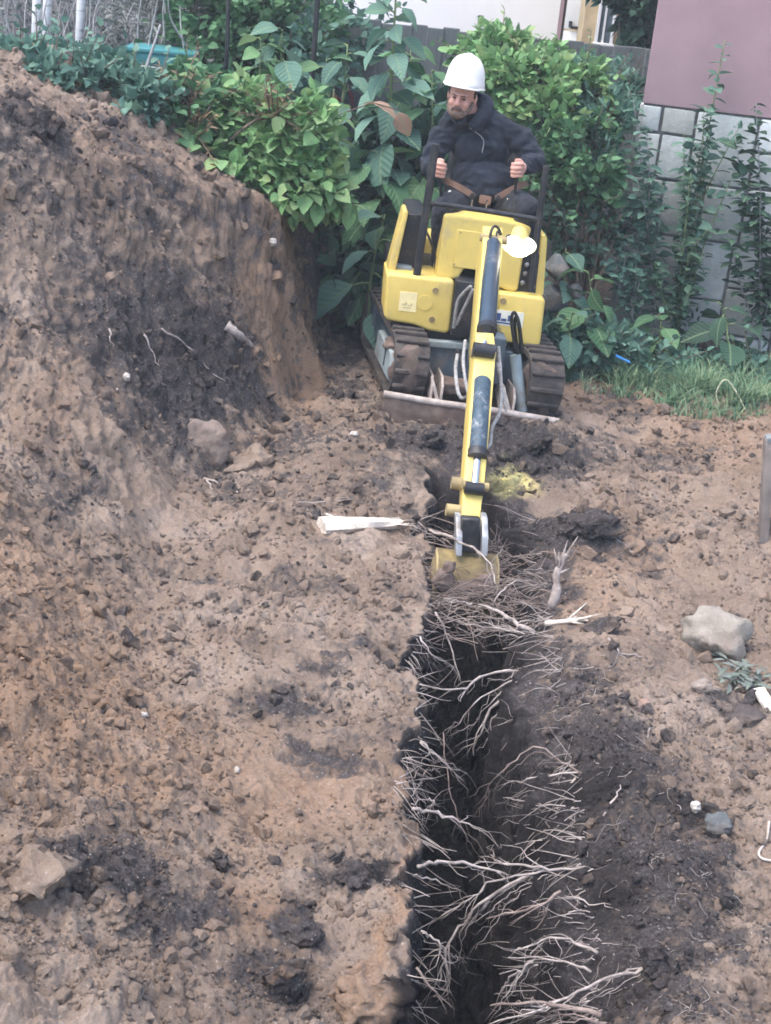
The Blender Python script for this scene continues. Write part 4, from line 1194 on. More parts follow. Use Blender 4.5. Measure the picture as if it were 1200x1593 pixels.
M['stem_green'] = simple('green_stem', (.14, .20, .09), .7, .3, 10, bump=.2)
M['stem_brown'] = simple('brown_stem', (.13, .10, .075), .9, .35, 12, bump=.4)
M['stem_grey'] = simple('grey_stem', (.30, .30, .30), .9, .35, 12, bump=.4)
def leaf_tpl(ts, ws, droop, fold, wav=0, seed=0):
    r_ = random.Random(seed); V, F = [], []
    for t, w in zip(ts, ws):
        for s in ((-1, -.5, 0, .5, 1) if wav else (-1, 0, 1)):
            V.append((t, s * w, fold * abs(s) * w - droop * t * t + (wav * r_.uniform(-1, 1) * w if abs(s) == 1 else 0)))
    n = 5 if wav else 3
    for i in range(len(ts) - 1):
        for k in range(n - 1):
            a = i * n + k; F.append((a, a + n, a + n + 1)); F.append((a, a + n + 1, a + 1))
    return np.array(V), np.array(F)
OVATE = leaf_tpl([0, .12, .35, .62, .85, 1], [.01, .22, .34, .28, .13, .004], .22, .25)
OVATE_S = leaf_tpl([0, .28, .66, 1], [.01, .31, .26, .004], .22, .25)
NARROW = leaf_tpl([0, .2, .5, .8, 1], [.01, .10, .14, .08, .003], .18, .3)
BIG = [leaf_tpl([0, .06, .18, .34, .50, .66, .80, .92, 1], [.01, .10, .25, .34, .35, .29, .19, .09, .006], d, f, .10, k) for k, (d, f) in enumerate(((.28, .25), (.45, .18), (.15, .30), (.6, .2)))]
def frames(D, upr=.5, tw=.6, rg=rng):
    n = len(D)
    X = D / np.linalg.norm(D, axis=1)[:, None]
    U = np.array([0, 0, 1.0]) + rg.normal(0, tw, (n, 3))
    Y = np.cross(U, X); Y /= np.linalg.norm(Y, axis=1)[:, None] + 1e-9
    Z = np.cross(X, Y)
    return np.stack([X, Y, Z], -1)            # columns
def foliage(name, P, D, size, mat, parent, tpl=OVATE_S, tw=.6, tint=None):
    n = len(P); Fm = frames(D, tw=tw)
    T = np.einsum('nij,kj->nki', Fm, tpl[0]) * size[:, None, None] + P[:, None, :]
    nv = len(tpl[0]); F = (tpl[1][None] + (np.arange(n) * nv)[:, None, None]).reshape(-1, 3)
    me = mesh_data(name, T.reshape(-1, 3), F, mat)
    tn = rng.random(n) if tint is None else tint
    colattr(me, 'tint', np.repeat(np.stack([tn, tn, tn, np.ones(n)], -1), nv, 0))
    return tag(put(name, me, parent), kind='stuff')
def blob_points(blobs, n, shell=.55, seed=0, gap=.25):
    """points in the outer part of lumpy ellipsoids with holes, and the way out of each"""
    vol = np.array([b[3] * b[4] * b[5] for b in blobs]) ** .7; which = rng.choice(len(blobs), n * 2, p=vol / vol.sum())
    U = rng.normal(size=(n * 2, 3)); U /= np.linalg.norm(U, axis=1)[:, None]
    r_ = (shell ** 3 + (1 - shell ** 3) * rng.random(n * 2)) ** (1 / 3)
    C = np.array([[b[0], b[1], b[2]] for b in blobs])[which]; Rr = np.array([[b[3], b[4], b[5]] for b in blobs])[which]
    lumpy = 1 + .45 * gnoise(U[:, 0] * 2.3 + which * 3.1, U[:, 2] * 2.3 + U[:, 1] * 1.7, seed + 5)
    P = C + U * Rr * (r_ * lumpy)[:, None]
    keep = gnoise(P[:, 0] * 4.2, P[:, 2] * 4.2 + P[:, 1] * 3, seed + 9) + .4 * gnoise(P[:, 0] * 11, P[:, 2] * 11, seed + 19) > -gap - .12 * rng.random(n * 2)
    return P[keep][:n], U[keep][:n]
def wb(px, py, Y, rx, ry, rz):
    p = at(px, py, Y); return (p.x, p.y, p.z, rx, ry, rz)
def shrub(name, label, cat, blobs, n, size, fol, stem='stem_brown', tpl=OVATE_S, group=None, base=None, nstem=5, seed=1, shell=.5, gap=.02, droop=.1, tw=.8, sprigs=34):
    c = Vector(np.mean([b[:3] for b in blobs], 0))
    if base is None: base = Vector((c.x, c.y, gz(c.x, c.y)))
    o = empty(name, base, label=label, cat=cat, group=group)
    bl_ = [(b[0] - base.x, b[1] - base.y, b[2] - base.z, *b[3:]) for b in blobs]
    P, U = blob_points(bl_, n, shell, seed, gap)
    D = U + np.array([0, 0, .25 - droop]) + rng.normal(0, .55, U.shape)
    foliage('foliage', P, D, size * rng.uniform(.45, 1.4, len(P)), M[fol], o, tpl, tw)
    rr = random.Random(seed)
    if sprigs:                                     # shoots that break the outline
        PS, DS = [], []
        for k in range(sprigs):
            b = bl_[rr.randrange(len(bl_))]; u = Vector((rr.gauss(0, 1), rr.gauss(-.3, .8), rr.gauss(.5, .8))).normalized()
            p = Vector((b[0] + u.x * b[3] * .8, b[1] + u.y * b[4] * .8, b[2] + u.z * b[5] * .8)); d = (u + Vector((rr.gauss(0, .4), rr.gauss(0, .4), rr.uniform(0, .8)))).normalized(); l = rr.uniform(.10, .30); nl = max(5, int(l / size * 2.6)); q = p + d * l
            V, F = tube_vf([p - d * .1, p.lerp(q, .5), q], [.005, .004, .002], 5); mk('shoot', V, F, M[stem], o)
            for j in range(nl):
                PS.append(p.lerp(q, (j + .5) / nl)); DS.append(d * .4 + Vector((rr.gauss(0, .8), rr.gauss(0, .8), rr.gauss(0, .4))))
        foliage('shoot_leaves', np.array([p[:] for p in PS]), np.array([p[:] for p in DS]), size * rng.uniform(.6, 1.1, len(PS)), M[fol], o, tpl, tw)
    for k in range(nstem):
        b = bl_[k % len(bl_)]
        e = Vector((b[0] + rr.uniform(-.6, .6) * b[3], b[1] + rr.uniform(-.6, .6) * b[4], b[2] + rr.uniform(.1, .8) * b[5]))
        s = Vector((rr.uniform(-.06, .06), rr.uniform(-.06, .06), -.05))
        V, F = tube_vf(smooth_path([s, s.lerp(e, .5) + Vector((rr.uniform(-.06, .06), rr.uniform(-.06, .06), .05)), e], 4), [.014, .013, .012, .011, .010, .009, .007, .005, .003], 6)
        mk('stem', V, F, M[stem], o)
    return o
def leaf_children(par, items, variants, name='leaf'):
    """items: (location, direction, size); every leaf an object that shares one of a few meshes"""
    D = np.array([i[1][:] for i in items]); Fm = frames(D, tw=.35)
    for k, (p, d, s) in enumerate(items):
        o = put(name, variants[k % len(variants)], par)
        mt = Matrix(Fm[k].tolist()).to_4x4(); mt.translation = Vector(p)
        o.matrix_basis = mt @ Matrix.Scale(s, 4)

# --- round leaved bush on the crest of the bank
def leafset(tpls, mat, nm): return [mesh_data(nm, t[0], t[1], M[mat]) for t in tpls]
LS_LIGHT = leafset([OVATE, leaf_tpl([0, .12, .35, .62, .85, 1], [.01, .27, .40, .33, .16, .004], .32, .2), leaf_tpl([0, .12, .35, .62, .85, 1], [.01, .24, .36, .30, .14, .004], .1, .35)], 'leaf_light', 'round_leaf')
blobs = [wb(390, 205, 10.25, .36, .33, .30), wb(330, 180, 10.15, .28, .28, .20), wb(470, 215, 10.05, .26, .28, .24), wb(450, 285, 9.92, .30, .26, .24), wb(365, 265, 9.88, .24, .2, .16), wb(505, 300, 9.98, .16, .18, .16), wb(310, 240, 9.85, .14, .14, .10)]
base = Vector((-.95, 10.1, gz(-.95, 10.1)))
bush = empty('leafy_bush', base, label='bright green round-leaved bush overhanging the corner of the bank', cat='bush')
bl_ = [(b[0] - base.x, b[1] - base.y, b[2] - base.z, *b[3:]) for b in blobs]
P, U = blob_points(bl_, 2200, .93, 3, .5)
front = (U[:, 1] < .25) & (U[:, 2] > -.5)
P, U = P[front][:290], U[front][:290]
D = U * .7 + np.array([0, -.35, -.15]) + rng.normal(0, .4, U.shape)
leaf_children(bush, [(P[i], D[i], rng.uniform(.085, .135)) for i in range(len(P))], LS_LIGHT)
P, U = blob_points(bl_, 2300, .6, 4, .4)
foliage('foliage', P, U + rng.normal(0, .6, U.shape), rng.uniform(.06, .11, len(P)), M['fol_light'], bush)
for k in range(9):
    b = bl_[k % len(bl_)]; V, F = tube_vf(smooth_path([(0, 0, -.05), (b[0] * .6, b[1] * .6, b[2] * .5), b[:3]], 4), [.012, .012, .011, .010, .009, .008, .007, .006, .005], 6); mk('stem', V, F, M['stem_green'], bush)

# --- big leaved tall plants
LS_BIG = {k: leafset(BIG, 'leaf_' + k, 'large_leaf') for k in ('blue', 'mid', 'light', 'red', 'dry', 'dark')}
def tall_plant(name, label, base_px, top_px, Y, nleaf, lsize, kind, zb=None, seed=1, r=.016, group=None, tip=True, low=.12, cat='plant'):
    rr = random.Random(seed)
    t = at(*top_px, Y); b = at(*base_px, Y)
    zb = gz(b.x, b.y) if zb is None else zb
    o = empty(name, (b.x, b.y, zb), label=label, cat=cat, group=group)
    h = Vector((t.x - b.x, rr.uniform(-.1, .1), t.z - zb))
    path = smooth_path([Vector((0, 0, -.04)), h * .33 + Vector((rr.uniform(-.04, .04), rr.uniform(-.04, .04), 0)), h * .66 + Vector((rr.uniform(-.04, .04), rr.uniform(-.04, .04), 0)), h], 5)
    V, F = tube_vf(path, [r * (1 - .75 * i / (len(path) - 1)) for i in range(len(path))], 8); st_ = mk('stalk', V, F, M['stem_green'], o)
    items = []; a = rr.uniform(0, 6)
    for k in range(nleaf):
        f = low + (1 - low) * (k + .5) / nleaf; p = path[min(int(f * (len(path) - 1)), len(path) - 2)].lerp(path[min(int(f * (len(path) - 1)) + 1, len(path) - 1)], (f * (len(path) - 1)) % 1)
        a += 2.4 + rr.uniform(-.3, .3)
        size = lsize * (1.05 - .6 * f ** 2) * rr.uniform(.75, 1.2)
        d = Vector((math.cos(a), math.sin(a), rr.uniform(-.45, .25) + .6 * f ** 3))
        pl_ = size * .28
        q = p + d.normalized() * pl_
        V, F = tube_vf([p, p.lerp(q, .5) + Vector((0, 0, .01)), q], [.006, .005, .004], 5); mk('leaf_stalk', V, F, M['stem_green'], o)
        items.append((q, d + Vector((0, 0, -.3 - .3 * rr.random())), size))
    leaf_children(o, items, LS_BIG[kind])
    return o
tp = [
 ('tall big-leaved plant rising in front of the white house wall', (600, 400), (618, -30), 11.0, 56, .34, 'blue', 21, .022),
 ('big-leaved plant close behind the driver on his image-left side', (655, 390), (672, 110), 10.9, 38, .32, 'mid', 22, .018),
 ('big-leaved plant with bluish leaves left of the tallest plant', (548, 380), (540, 70), 11.15, 34, .33, 'blue', 23, .018),
 ('broad-leaved plant with drooping dark leaves low beside the excavator', (590, 420), (585, 235), 10.75, 28, .42, 'mid', 24, .016),
 ('bluish broad-leaved plant behind the round-leaved bush under the thin dark pole', (455, 190), (440, 45), 11.4, 24, .34, 'blue', 25, .014),
 ('broad-leaved plant half hidden behind the driver\'s shoulder on the left', (700, 380), (700, 150), 11.25, 26, .36, 'blue', 32, .014),
 ('deep green broad-leaved plant in the gap behind the tallest plant', (635, 390), (640, 70), 11.4, 32, .40, 'mid', 33, .016),
 ('broad-leaved plant just right of the thin dark pole above the bush', (520, 300), (508, 90), 11.3, 22, .34, 'mid', 34, .014),
 ('yellow-green broad-leaved plant behind the middle of the bush', (400, 180), (405, 60), 11.3, 20, .26, 'light', 26, .012),
]
for lb, b_, t_, Y, n, ls, kd, sd, r in tp:
    tall_plant('broad_leaved_plant', lb, b_, t_, Y, n, ls, kd, seed=sd, r=r, group='tall broad-leaved plants behind the machine')
tall_plant('sprawling_plant', 'low plant spreading two large leaves just left of the yellow machine', (585, 400), (600, 330), 10.35, 9, .36, 'blue', seed=28, r=.012, zb=.25)
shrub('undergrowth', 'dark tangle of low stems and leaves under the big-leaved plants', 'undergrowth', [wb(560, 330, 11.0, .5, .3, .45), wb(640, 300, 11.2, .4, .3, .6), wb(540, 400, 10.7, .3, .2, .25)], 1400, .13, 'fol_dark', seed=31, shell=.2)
for k, (px, py) in enumerate(((520, 160), (500, 170), (535, 155))):
    b = at(px, py + 30, 11.5)
    o = empty('red_plant', (b.x, b.y, b.z - .5), label=('dark red plume plant', 'dark red plume plant')[0] + (' nearest the thin dark pole', ' in the middle of three', ' nearest the tall big-leaved plant')[(1, 0, 2)[k]] if False else ['middle of three dark red plumes left of the tall plant', 'dark red plume nearest the thin dark pole', 'dark red plume nearest the tall big-leaved plant'][k], cat='plant', group='dark red plumes')
    top = at(px, py - 25, 11.5) - o.location
    V, F = tube_vf([(0, 0, -.3), top * .5, top], [.012, .01, .006], 6); mk('stalk', V, F, M['leaf_red'], o)
    rr = random.Random(k); leaf_children(o, [(top * rr.uniform(.55, 1) + Vector((rr.uniform(-.04, .04), rr.uniform(-.03, .03), 0)), Vector((rr.uniform(-.6, .6), rr.uniform(-.6, .2), -1)), rr.uniform(.10, .17)) for _ in range(9)], LS_BIG['red'])
dl = at(612, 178, 10.55)
dry = empty('dry_leaf', dl, label='withered pinkish brown leaf hanging among the big green leaves', cat='leaf')
leaf_children(dry, [(Vector((-.14, 0, .06)), Vector((1, -.1, -.25)), .19), (Vector((.03, -.01, .02)), Vector((.45, -.1, -.9)), .17), (Vector((-.13, 0, .05)), Vector((-.6, -.2, .1)), .08)], LS_BIG['dry'])
V, F = tube_vf([(-.35, .1, -.05), (-.14, 0, .06), (.03, 0, .03)], .005, 5); mk('stem', V, F, M['stem_brown'], dry)

# --- left side of the crest
shrub('low_shrub', 'dense bluish-green low shrub at the top left edge of the bank', 'shrub', [wb(90, 128, 9.75, .30, .25, .14), wb(165, 138, 9.8, .32, .25, .14), wb(40, 105, 9.9, .28, .25, .12), wb(220, 158, 9.75, .2, .2, .12)], 2600, .075, 'fol_blue', seed=41, shell=.6)
shrub('low_shrub', 'lighter green low shrub between the bluish shrub and the round-leaved bush', 'shrub', [wb(275, 172, 10.0, .26, .25, .18), wb(235, 155, 10.2, .25, .25, .13), wb(300, 138, 10.5, .22, .25, .14)], 1800, .075, 'fol_mid', seed=42, shell=.6)
shrub('withered_plant', 'withered brown plant poking out of the green bush', 'plant', [wb(305, 205, 9.78, .10, .1, .10), wb(425, 178, 9.95, .07, .08, .09), wb(290, 150, 9.95, .08, .08, .07)], 260, .05, 'fol_dry', seed=43, tpl=NARROW, base=Vector((-1.3, 9.9, gz(-1.3, 9.9))), nstem=3)
shrub('garden_shrub', 'dark green shrub at the top between two thin dark poles', 'shrub', [wb(340, 50, 12.4, .40, .4, .40), wb(410, 60, 12.5, .45, .4, .40), wb(460, 40, 12.7, .35, .4, .40), wb(380, 0, 12.6, .5, .4, .40)], 3800, .085, 'fol_mid', seed=44)
shrub('garden_shrub', 'pale greyish shrub at the top beside the leaning pale stick', 'shrub', [wb(270, 25, 12.6, .30, .3, .30), wb(225, 40, 12.8, .3, .3, .25), wb(300, 10, 12.9, .3, .3, .3)], 2600, .07, 'fol_grey', seed=45, tpl=NARROW, stem='stem_grey', nstem=14)
shrub('garden_shrub', 'grey-green shrub behind the white birch trunks at the top left', 'shrub', [wb(40, 20, 14.5, .7, .5, .6), wb(140, 30, 14.8, .7, .5, .6), wb(220, 10, 15, .6, .5, .6), wb(-60, 30, 14.2, .7, .5, .6)], 5200, .085, 'fol_grey', seed=46, tpl=NARROW, nstem=24, stem='stem_grey')
shrub('garden_shrub', 'green shrub showing under the birch trunks at the far left', 'shrub', [wb(20, 105, 11.6, .4, .3, .16), wb(110, 108, 11.8, .5, .3, .15), wb(175, 112, 12.0, .3, .3, .13)], 3000, .085, 'fol_blue', seed=47)
shrub('garden_shrub', 'bluish shrub half hidden behind the fence end and dark pole', 'shrub', [wb(440, -20, 15.5, .9, .5, .6), wb(520, 60, 12.9, .35, .2, .25), wb(470, 100, 12.4, .3, .3, .3)], 2600, .09, 'fol_blue', seed=48)
def birch_mat():
    t = NT('birch_bark'); v = t.coord('Object')
    mp = t.new('ShaderNodeMapping'); mp.inputs['Scale'].default_value = (6, 6, 22); t.link(v, mp.inputs[0])
    n = t.noise(mp.outputs[0], 1, 5, .6)
    t.color(t.ramp(n, [(.32, (.06, .055, .05)), (.42, (.62, .64, .64)), (.7, (.74, .76, .77))])); t.set(Roughness=.8); return t.m
M['birch'] = birch_mat()
for k, (px, py, lb) in enumerate(((54, 45, 'leftmost slim white birch trunk at the top left'), (70, 50, 'middle slim white birch trunk close beside the leftmost one'), (122, 62, 'rightmost slim white birch trunk at the top left'))):
    b = at(px, py, 13.2); zb = gz(b.x, b.y)
    o = empty('birch_tree', (b.x, b.y, zb), label=lb, cat='tree', group='birches at the top left')
    V, F = tube_vf([(0, 0, -.1), (.01, .02, .8), (.02, 0, 1.8), (.05, .03, 3.2), (.02, .05, 4.6)], [.040, .036, .032, .025, .01], 10); mk('trunk', V, F, M['birch'], o)
    P, U = blob_points([(0, 0, 3.6, .8, .8, 1.0), (.3, .2, 4.4, .6, .6, .7)], 700, .3, 60 + k)
    foliage('crown', P, U + rng.normal(0, .5, U.shape) - np.array([0, 0, .3]), rng.uniform(.04, .07, len(P)), M['fol_mid'], o)
    for q in range(5):
        a = q * 1.3 + k; V, F = tube_vf([(.02, 0, 1.9 + .35 * q), (.25 * math.cos(a), .25 * math.sin(a), 2.4 + .35 * q), (.6 * math.cos(a), .6 * math.sin(a), 2.75 + .35 * q)], [.012, .008, .003], 5); mk('branch', V, F, M['stem_brown'], o)
# thin bare stems standing in the thicket
def bare(name, label, pts, r, mat, cat='stick', taper=.5, group=None):
    P = smooth_path(pts, 5); c = P[0]
    V, F = tube_vf([p - c for p in P], [r * (1 - taper * i / (len(P) - 1)) for i in range(len(P))], 8)
    return tag(mk(name, V, F, mat, loc=c), label, cat, group)
bare('leaning_stick', 'pale bare stick leaning in front of the teal tub', [at(213, 150, 10.6), at(228, 105, 10.62), at(238, 75, 10.63), at(250, 38, 10.65)], .014, M['stem_grey'])
bare('thin_pole', 'thin dark pole standing in the dark green shrub', [at(352, 110, 11.9), at(354, 60, 11.9), at(358, -60, 11.9)], .016, M['black_steel'], 'pole', 0)
bare('thin_pole', 'thin dark pole left of the white house wall', [at(478, 190, 11.9), at(486, 120, 11.9), at(498, -60, 11.9)], .020, M['black_steel'], 'pole', 0)
V, F = [], []
for k in range(70):
    px = rng.uniform(0, 310); Y = rng.uniform(11.8, 14.5); b = at(px, rng.uniform(70, 100), Y); t_ = at(px + rng.normal(0, 22), rng.uniform(-60, 20), Y + rng.normal(0, .1))
    v, f = tube_vf(smooth_path([b, b.lerp(t_, .5) + Vector((rng.normal(0, .03), 0, 0)), t_], 3), [.008, .0075, .007, .006, .005, .004, .002], 4); n0 = len(V); V += v; F += [tuple(i + n0 for i in q) for q in f]
tag(mk('bare_stems', V, F, M['stem_grey']), 'thin grey bare stems of the thicket at the top left', 'stems', kind='stuff')
# teal tub and edging board
tc = at(255, 92, 12.0)
tub = empty('plastic_tub', (tc.x, tc.y, tc.z - .2), label='teal plastic tub half hidden behind the plants at the top', cat='tub')
M['teal'] = simple('teal_plastic', (.05, .20, .21), .45, .15, 6)
MB().prism([(-.20, -.15, -.05), (.20, -.15, -.05), (.24, -.18, .26), (-.24, -.18, .26)], (0, .32, 0), .02, 2).build('tub_wall', M['teal'], tub)
MB().box((0, 0, .265), (.52, .38, .03), bevel=.01).build('tub_rim', M['teal'], tub)
ec = at(222, 116, 11.2)
M['board'] = simple('grey_board', (.33, .33, .30), .9, .25, 8, bump=.3)
tag(MB().box((0, 0, 0), (.34, .03, .12), rot=(0, R(2), R(5)), bevel=.005).build('edging_board', M['board'], None, loc=ec), 'short grey edging board below the teal tub', 'board')

# --- behind and right of the driver
shrub('hedge_bush', 'bright green leafy bush right behind the white hard hat', 'bush', [wb(790, 130, 11.7, .34, .3, .24), wb(840, 122, 11.9, .36, .3, .2), wb(880, 150, 11.7, .32, .3, .26), wb(850, 185, 11.5, .32, .3, .24), wb(775, 90, 12.3, .3, .3, .2)], 4600, .075, 'fol_light', seed=51)
shrub('hedge_bush', 'feathery bluish-green bush between the driver and the house corner', 'bush', [wb(920, 170, 11.9, .26, .3, .28), wb(938, 220, 11.5, .18, .25, .34), wb(895, 135, 12.2, .30, .3, .18), wb(962, 150, 12.3, .16, .3, .20)], 4200, .085, 'fol_blue', seed=52, tpl=NARROW)
shrub('hedge_bush', 'mid-green bush behind the driver\'s right-hand control lever', 'bush', [wb(870, 230, 11.4, .26, .25, .26), wb(905, 275, 11.2, .26, .25, .26), wb(912, 310, 11.1, .17, .2, .2), wb(850, 300, 11.4, .2, .2, .3), wb(925, 255, 11.3, .16, .2, .28)], 3600, .07, 'fol_mid', seed=53)
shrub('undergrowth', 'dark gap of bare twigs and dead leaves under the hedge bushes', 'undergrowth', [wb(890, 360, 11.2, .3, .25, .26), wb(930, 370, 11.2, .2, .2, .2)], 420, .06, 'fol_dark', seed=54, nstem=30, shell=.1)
tree_b = at(995, 60, 15.0)
o = shrub('dark_tree', 'dark leafy tree between the tan building and the pink house', 'tree', [wb(993, 50, 15, .13, .2, .3), wb(1000, 5, 15, .17, .3, .4), wb(975, -40, 15, .3, .3, .25), wb(1003, 85, 15, .13, .2, .2)], 2200, .11, 'fol_dark', seed=55, nstem=4)
V, F = tube_vf([(0, 0, -.1), (.02, 0, .8), (0, .02, 1.7)], [.07, .06, .04], 10); mk('trunk', V, F, M['stem_brown'], o)

# saplings against the stone plinth: upright stems with single leaves
LS_OV = {k: leafset([OVATE, leaf_tpl([0, .2, .5, .8, 1], [.01, .17, .24, .16, .004], .3, .3), leaf_tpl([0, .15, .4, .7, 1], [.01, .2, .27, .19, .004], .12, .4)], 'leaf_' + k, 'small_leaf') for k in ('blue', 'dark', 'mid')}
def sapling(label, base_px, top_px, Y, side, kind, seed, n=70, ls=.10, spread=.22):
    rr = random.Random(seed); b = at(*base_px, Y); t_ = at(*top_px, Y); zb = gz(b.x, b.y)
    o = empty('sapling', (b.x, b.y, zb), label=label, cat='sapling', group='saplings against the stone plinth')
    h = Vector((t_.x - b.x, 0, t_.z - zb))
    stems = [(Vector((0, 0, -.03)), h)]
    for k in range(side):
        f = rr.uniform(.05, .5); s0 = h * f; e = h * min(1, f + rr.uniform(.25, .5)) + Vector((rr.uniform(-1, 1) * spread, rr.uniform(-1, .3) * spread * .7, 0)); stems.append((s0, e))
    items = []
    tot = sum((e - s).length for s, e in stems)
    for s, e in stems:
        path = smooth_path([s, s.lerp(e, .5) + Vector((rr.uniform(-.03, .03), rr.uniform(-.03, .03), 0)), e], 5); l = (e - s).length
        V, F = tube_vf(path, [.011 * (l / h.length) ** .5 * (1 - .75 * i / (len(path) - 1)) for i in range(len(path))], 6); mk('stem', V, F, M['stem_grey'] if seed % 2 else M['stem_green'], o)
        cnt = int(n * l / tot); a = rr.uniform(0, 6)
        for k in range(cnt):
            f = .15 + .85 * (k + rr.random()) / cnt; i = min(int(f * (len(path) - 1)), len(path) - 2); p = path[i].lerp(path[i + 1], (f * (len(path) - 1)) % 1); a += 2.5
            items.append((p, Vector((math.cos(a), math.sin(a) - .25, rr.uniform(-.1, .5))), ls * rr.uniform(.6, 1.2)))
    leaf_children(o, items[:298], LS_OV[kind])
    PS, DS = [], []
    for s, e in stems:
        for k in range(int(130 * (e - s).length / tot)):
            f = rr.uniform(.02, .9); p = s.lerp(e, f) + Vector((rr.gauss(0, .06), rr.gauss(0, .06), rr.gauss(0, .05))) * (1.25 - f); PS.append(p[:]); DS.append((rr.gauss(0, 1), rr.gauss(-.3, 1), rr.gauss(.1, .5)))
    foliage('inner_leaves', np.array(PS), np.array(DS), ls * rng.uniform(.45, .95, len(PS)), M['fol_' + kind], o)
    return o
sapling('leafy sapling at the house corner reaching up past the pink wall\'s edge', (1025, 530), (985, 150), 11.25, 9, 'blue', 61, 230, .115)
sapling('tallest sapling, its tip dark against the pink wall', (1055, 530), (1128, 62), 11.35, 10, 'blue', 62, 230, .105, .20)
sapling('bushy dark sapling cut by the right edge of the picture', (1190, 520), (1176, 160), 11.2, 8, 'dark', 63, 290, .125, .28)
sapling('low leafy sapling between the corner sapling and the tallest one', (1050, 560), (1075, 270), 11.1, 8, 'dark', 64, 120, .105, .22)
sapling('small sapling in front of the corner slabs nearest the hedge', (985, 540), (960, 330), 11.15, 6, 'blue', 65, 70, .10, .16)
# broad leaves and weeds at the foot of the wall
for lb, b_, t_, Y, n, ls, kd, sd in (
   ('broad dark green dock plant right of the yellow machine', (905, 560), (915, 420), 10.6, 12, .32, 'mid', 71), ('pale broad-leaved weed beside the right track', (885, 570), (890, 480), 10.45, 9, .26, 'blue', 72),
   ('leafy weed leaning over the grey rubble behind the machine', (880, 520), (880, 385), 10.9, 9, .30, 'blue', 73), ('drooping broad-leaved weed at the foot of the plinth', (1035, 605), (1032, 500), 10.6, 12, .30, 'mid', 74), ('dark low weed under the plinth left of the right-hand sapling', (1130, 600), (1120, 470), 10.9, 10, .30, 'dark', 75)):
    tall_plant('broad_weed', lb, b_, t_, Y, n, ls, kd, seed=sd, r=.010, group='broad-leaved weeds by the wall', cat='weed')
shrub('ground_weeds', 'low tangle of small weeds between the machine and the grass', 'weeds', [wb(940, 535, 10.55, .28, .2, .14), wb(870, 535, 10.5, .16, .15, .12), wb(1000, 560, 10.55, .25, .2, .12), wb(1090, 572, 10.8, .35, .2, .09), wb(1170, 582, 10.8, .3, .2, .08)], 2200, .07, 'fol_blue', seed=76, nstem=4)
def grass(name, regs, n, hmin, hmax, mat, label):
    P = []
    for (px0, px1, py0, py1), k in regs:
        q = [hit(a, b) for a, b in ((px0, py0), (px1, py0), (px1, py1), (px0, py1))]
        u = rng.random(k)[:, None]; v = rng.random(k)[:, None]; A, B, C_, D_ = (np.array(w[:]) for w in q)
        P.append((A * (1 - u) + B * u) * (1 - v) + (D_ * (1 - u) + C_ * u) * v)
    P = np.concatenate(P); P[:, 2] = ground_height(P[:, 0], P[:, 1]) - .004; n = len(P)
    kp = gnoise(P[:, 0] * 6, P[:, 1] * 6, 77) + .5 * gnoise(P[:, 0] * 17, P[:, 1] * 17, 78) > rng.uniform(-.75, .25, n); P = P[kp]; n = len(P)
    h = rng.uniform(hmin, hmax, n) * np.clip(.75 + .8 * gnoise(P[:, 0] * 5, P[:, 1] * 5, 79), .35, 1.5); a = rng.uniform(0, 2 * math.pi, n); lean = rng.uniform(.3, 1.5, n) * h
    dx, dy = np.cos(a), np.sin(a); w = rng.uniform(.0025, .005, n)
    V = np.zeros((n, 8, 3))
    for j, (t, ww) in enumerate(((0, 1), (.4, .9), (.75, .6), (1, .12))):
        c = P + np.stack([dx * lean * t ** 1.8, dy * lean * t ** 1.8, h * t * (1 - .25 * t * lean / h)], -1)
        o = np.stack([-dy, dx, np.zeros(n)], -1) * (w * ww)[:, None]
        V[:, j * 2] = c - o; V[:, j * 2 + 1] = c + o
    f = np.array([(0, 1, 3, 2), (2, 3, 5, 4), (4, 5, 7, 6)]); F = (f[None] + (np.arange(n) * 8)[:, None, None]).reshape(-1, 4)
    me = mesh_data(name, V.reshape(-1, 3), F, mat); tn = rng.random(n)
    colattr(me, 'tint', np.repeat(np.stack([tn, tn, tn, np.ones(n)], -1), 8, 0))
    return tag(put(name, me), label, 'grass', kind='stuff')
grass('grass', [((960, 1215, 565, 622), 3600), ((1020, 1215, 600, 634), 1800), ((1040, 1220, 626, 648), 500), ((880, 1000, 545, 590), 700), ((900, 1060, 560, 615), 800)], 0, .04, .20, leafmat('grass_blades', [(.07, .17, .11), (.12, .25, .15), (.20, .33, .20), (.33, .40, .24), (.14, .25, .13)], 'attr'), 'rough bluish-green grass along the foot of the stone plinth')
# ------------------------------------------------------------------ roots in and round the trench
def root_mat(name, a, b):
    t = NT(name); v = t.coord('Object')
    n = t.noise(v, 13, 6, .7); t.color(t.ramp(n, [(.32, a), (.62, b)])); t.set(Roughness=.9, Specular_IOR_Level=.15)
    t.normal(t.bump(t.noise(v, 90, 4), .5, .004)); return t.m
M['root'] = root_mat('pale_root_bark', (.11, .088, .078), (.42, .37, .34))
M['root_dark'] = root_mat('brown_root_bark', (.09, .068, .058), (.27, .215, .19))
def wood_mat():
    t = NT('split_pale_wood'); v = t.coord('Object'); mp = t.new('ShaderNodeMapping'); mp.inputs['Scale'].default_value = (5, 60, 60); t.link(v, mp.inputs[0])
    n = t.noise(mp.outputs[0], 1, 6, .7, .4); c = t.ramp(n, [(.30, (.22, .16, .12)), (.42, (.60, .54, .46)), (.7, (.80, .76, .70))])
    c = t.mix(t.maprange(t.noise(v, 9, 5, .7), .55, .7, 0, .7), c, (.30, .23, .18)); t.color(c); t.set(Roughness=.9); t.normal(t.bump(n, .5, .008)); return t.m
M['wood'] = wood_mat()
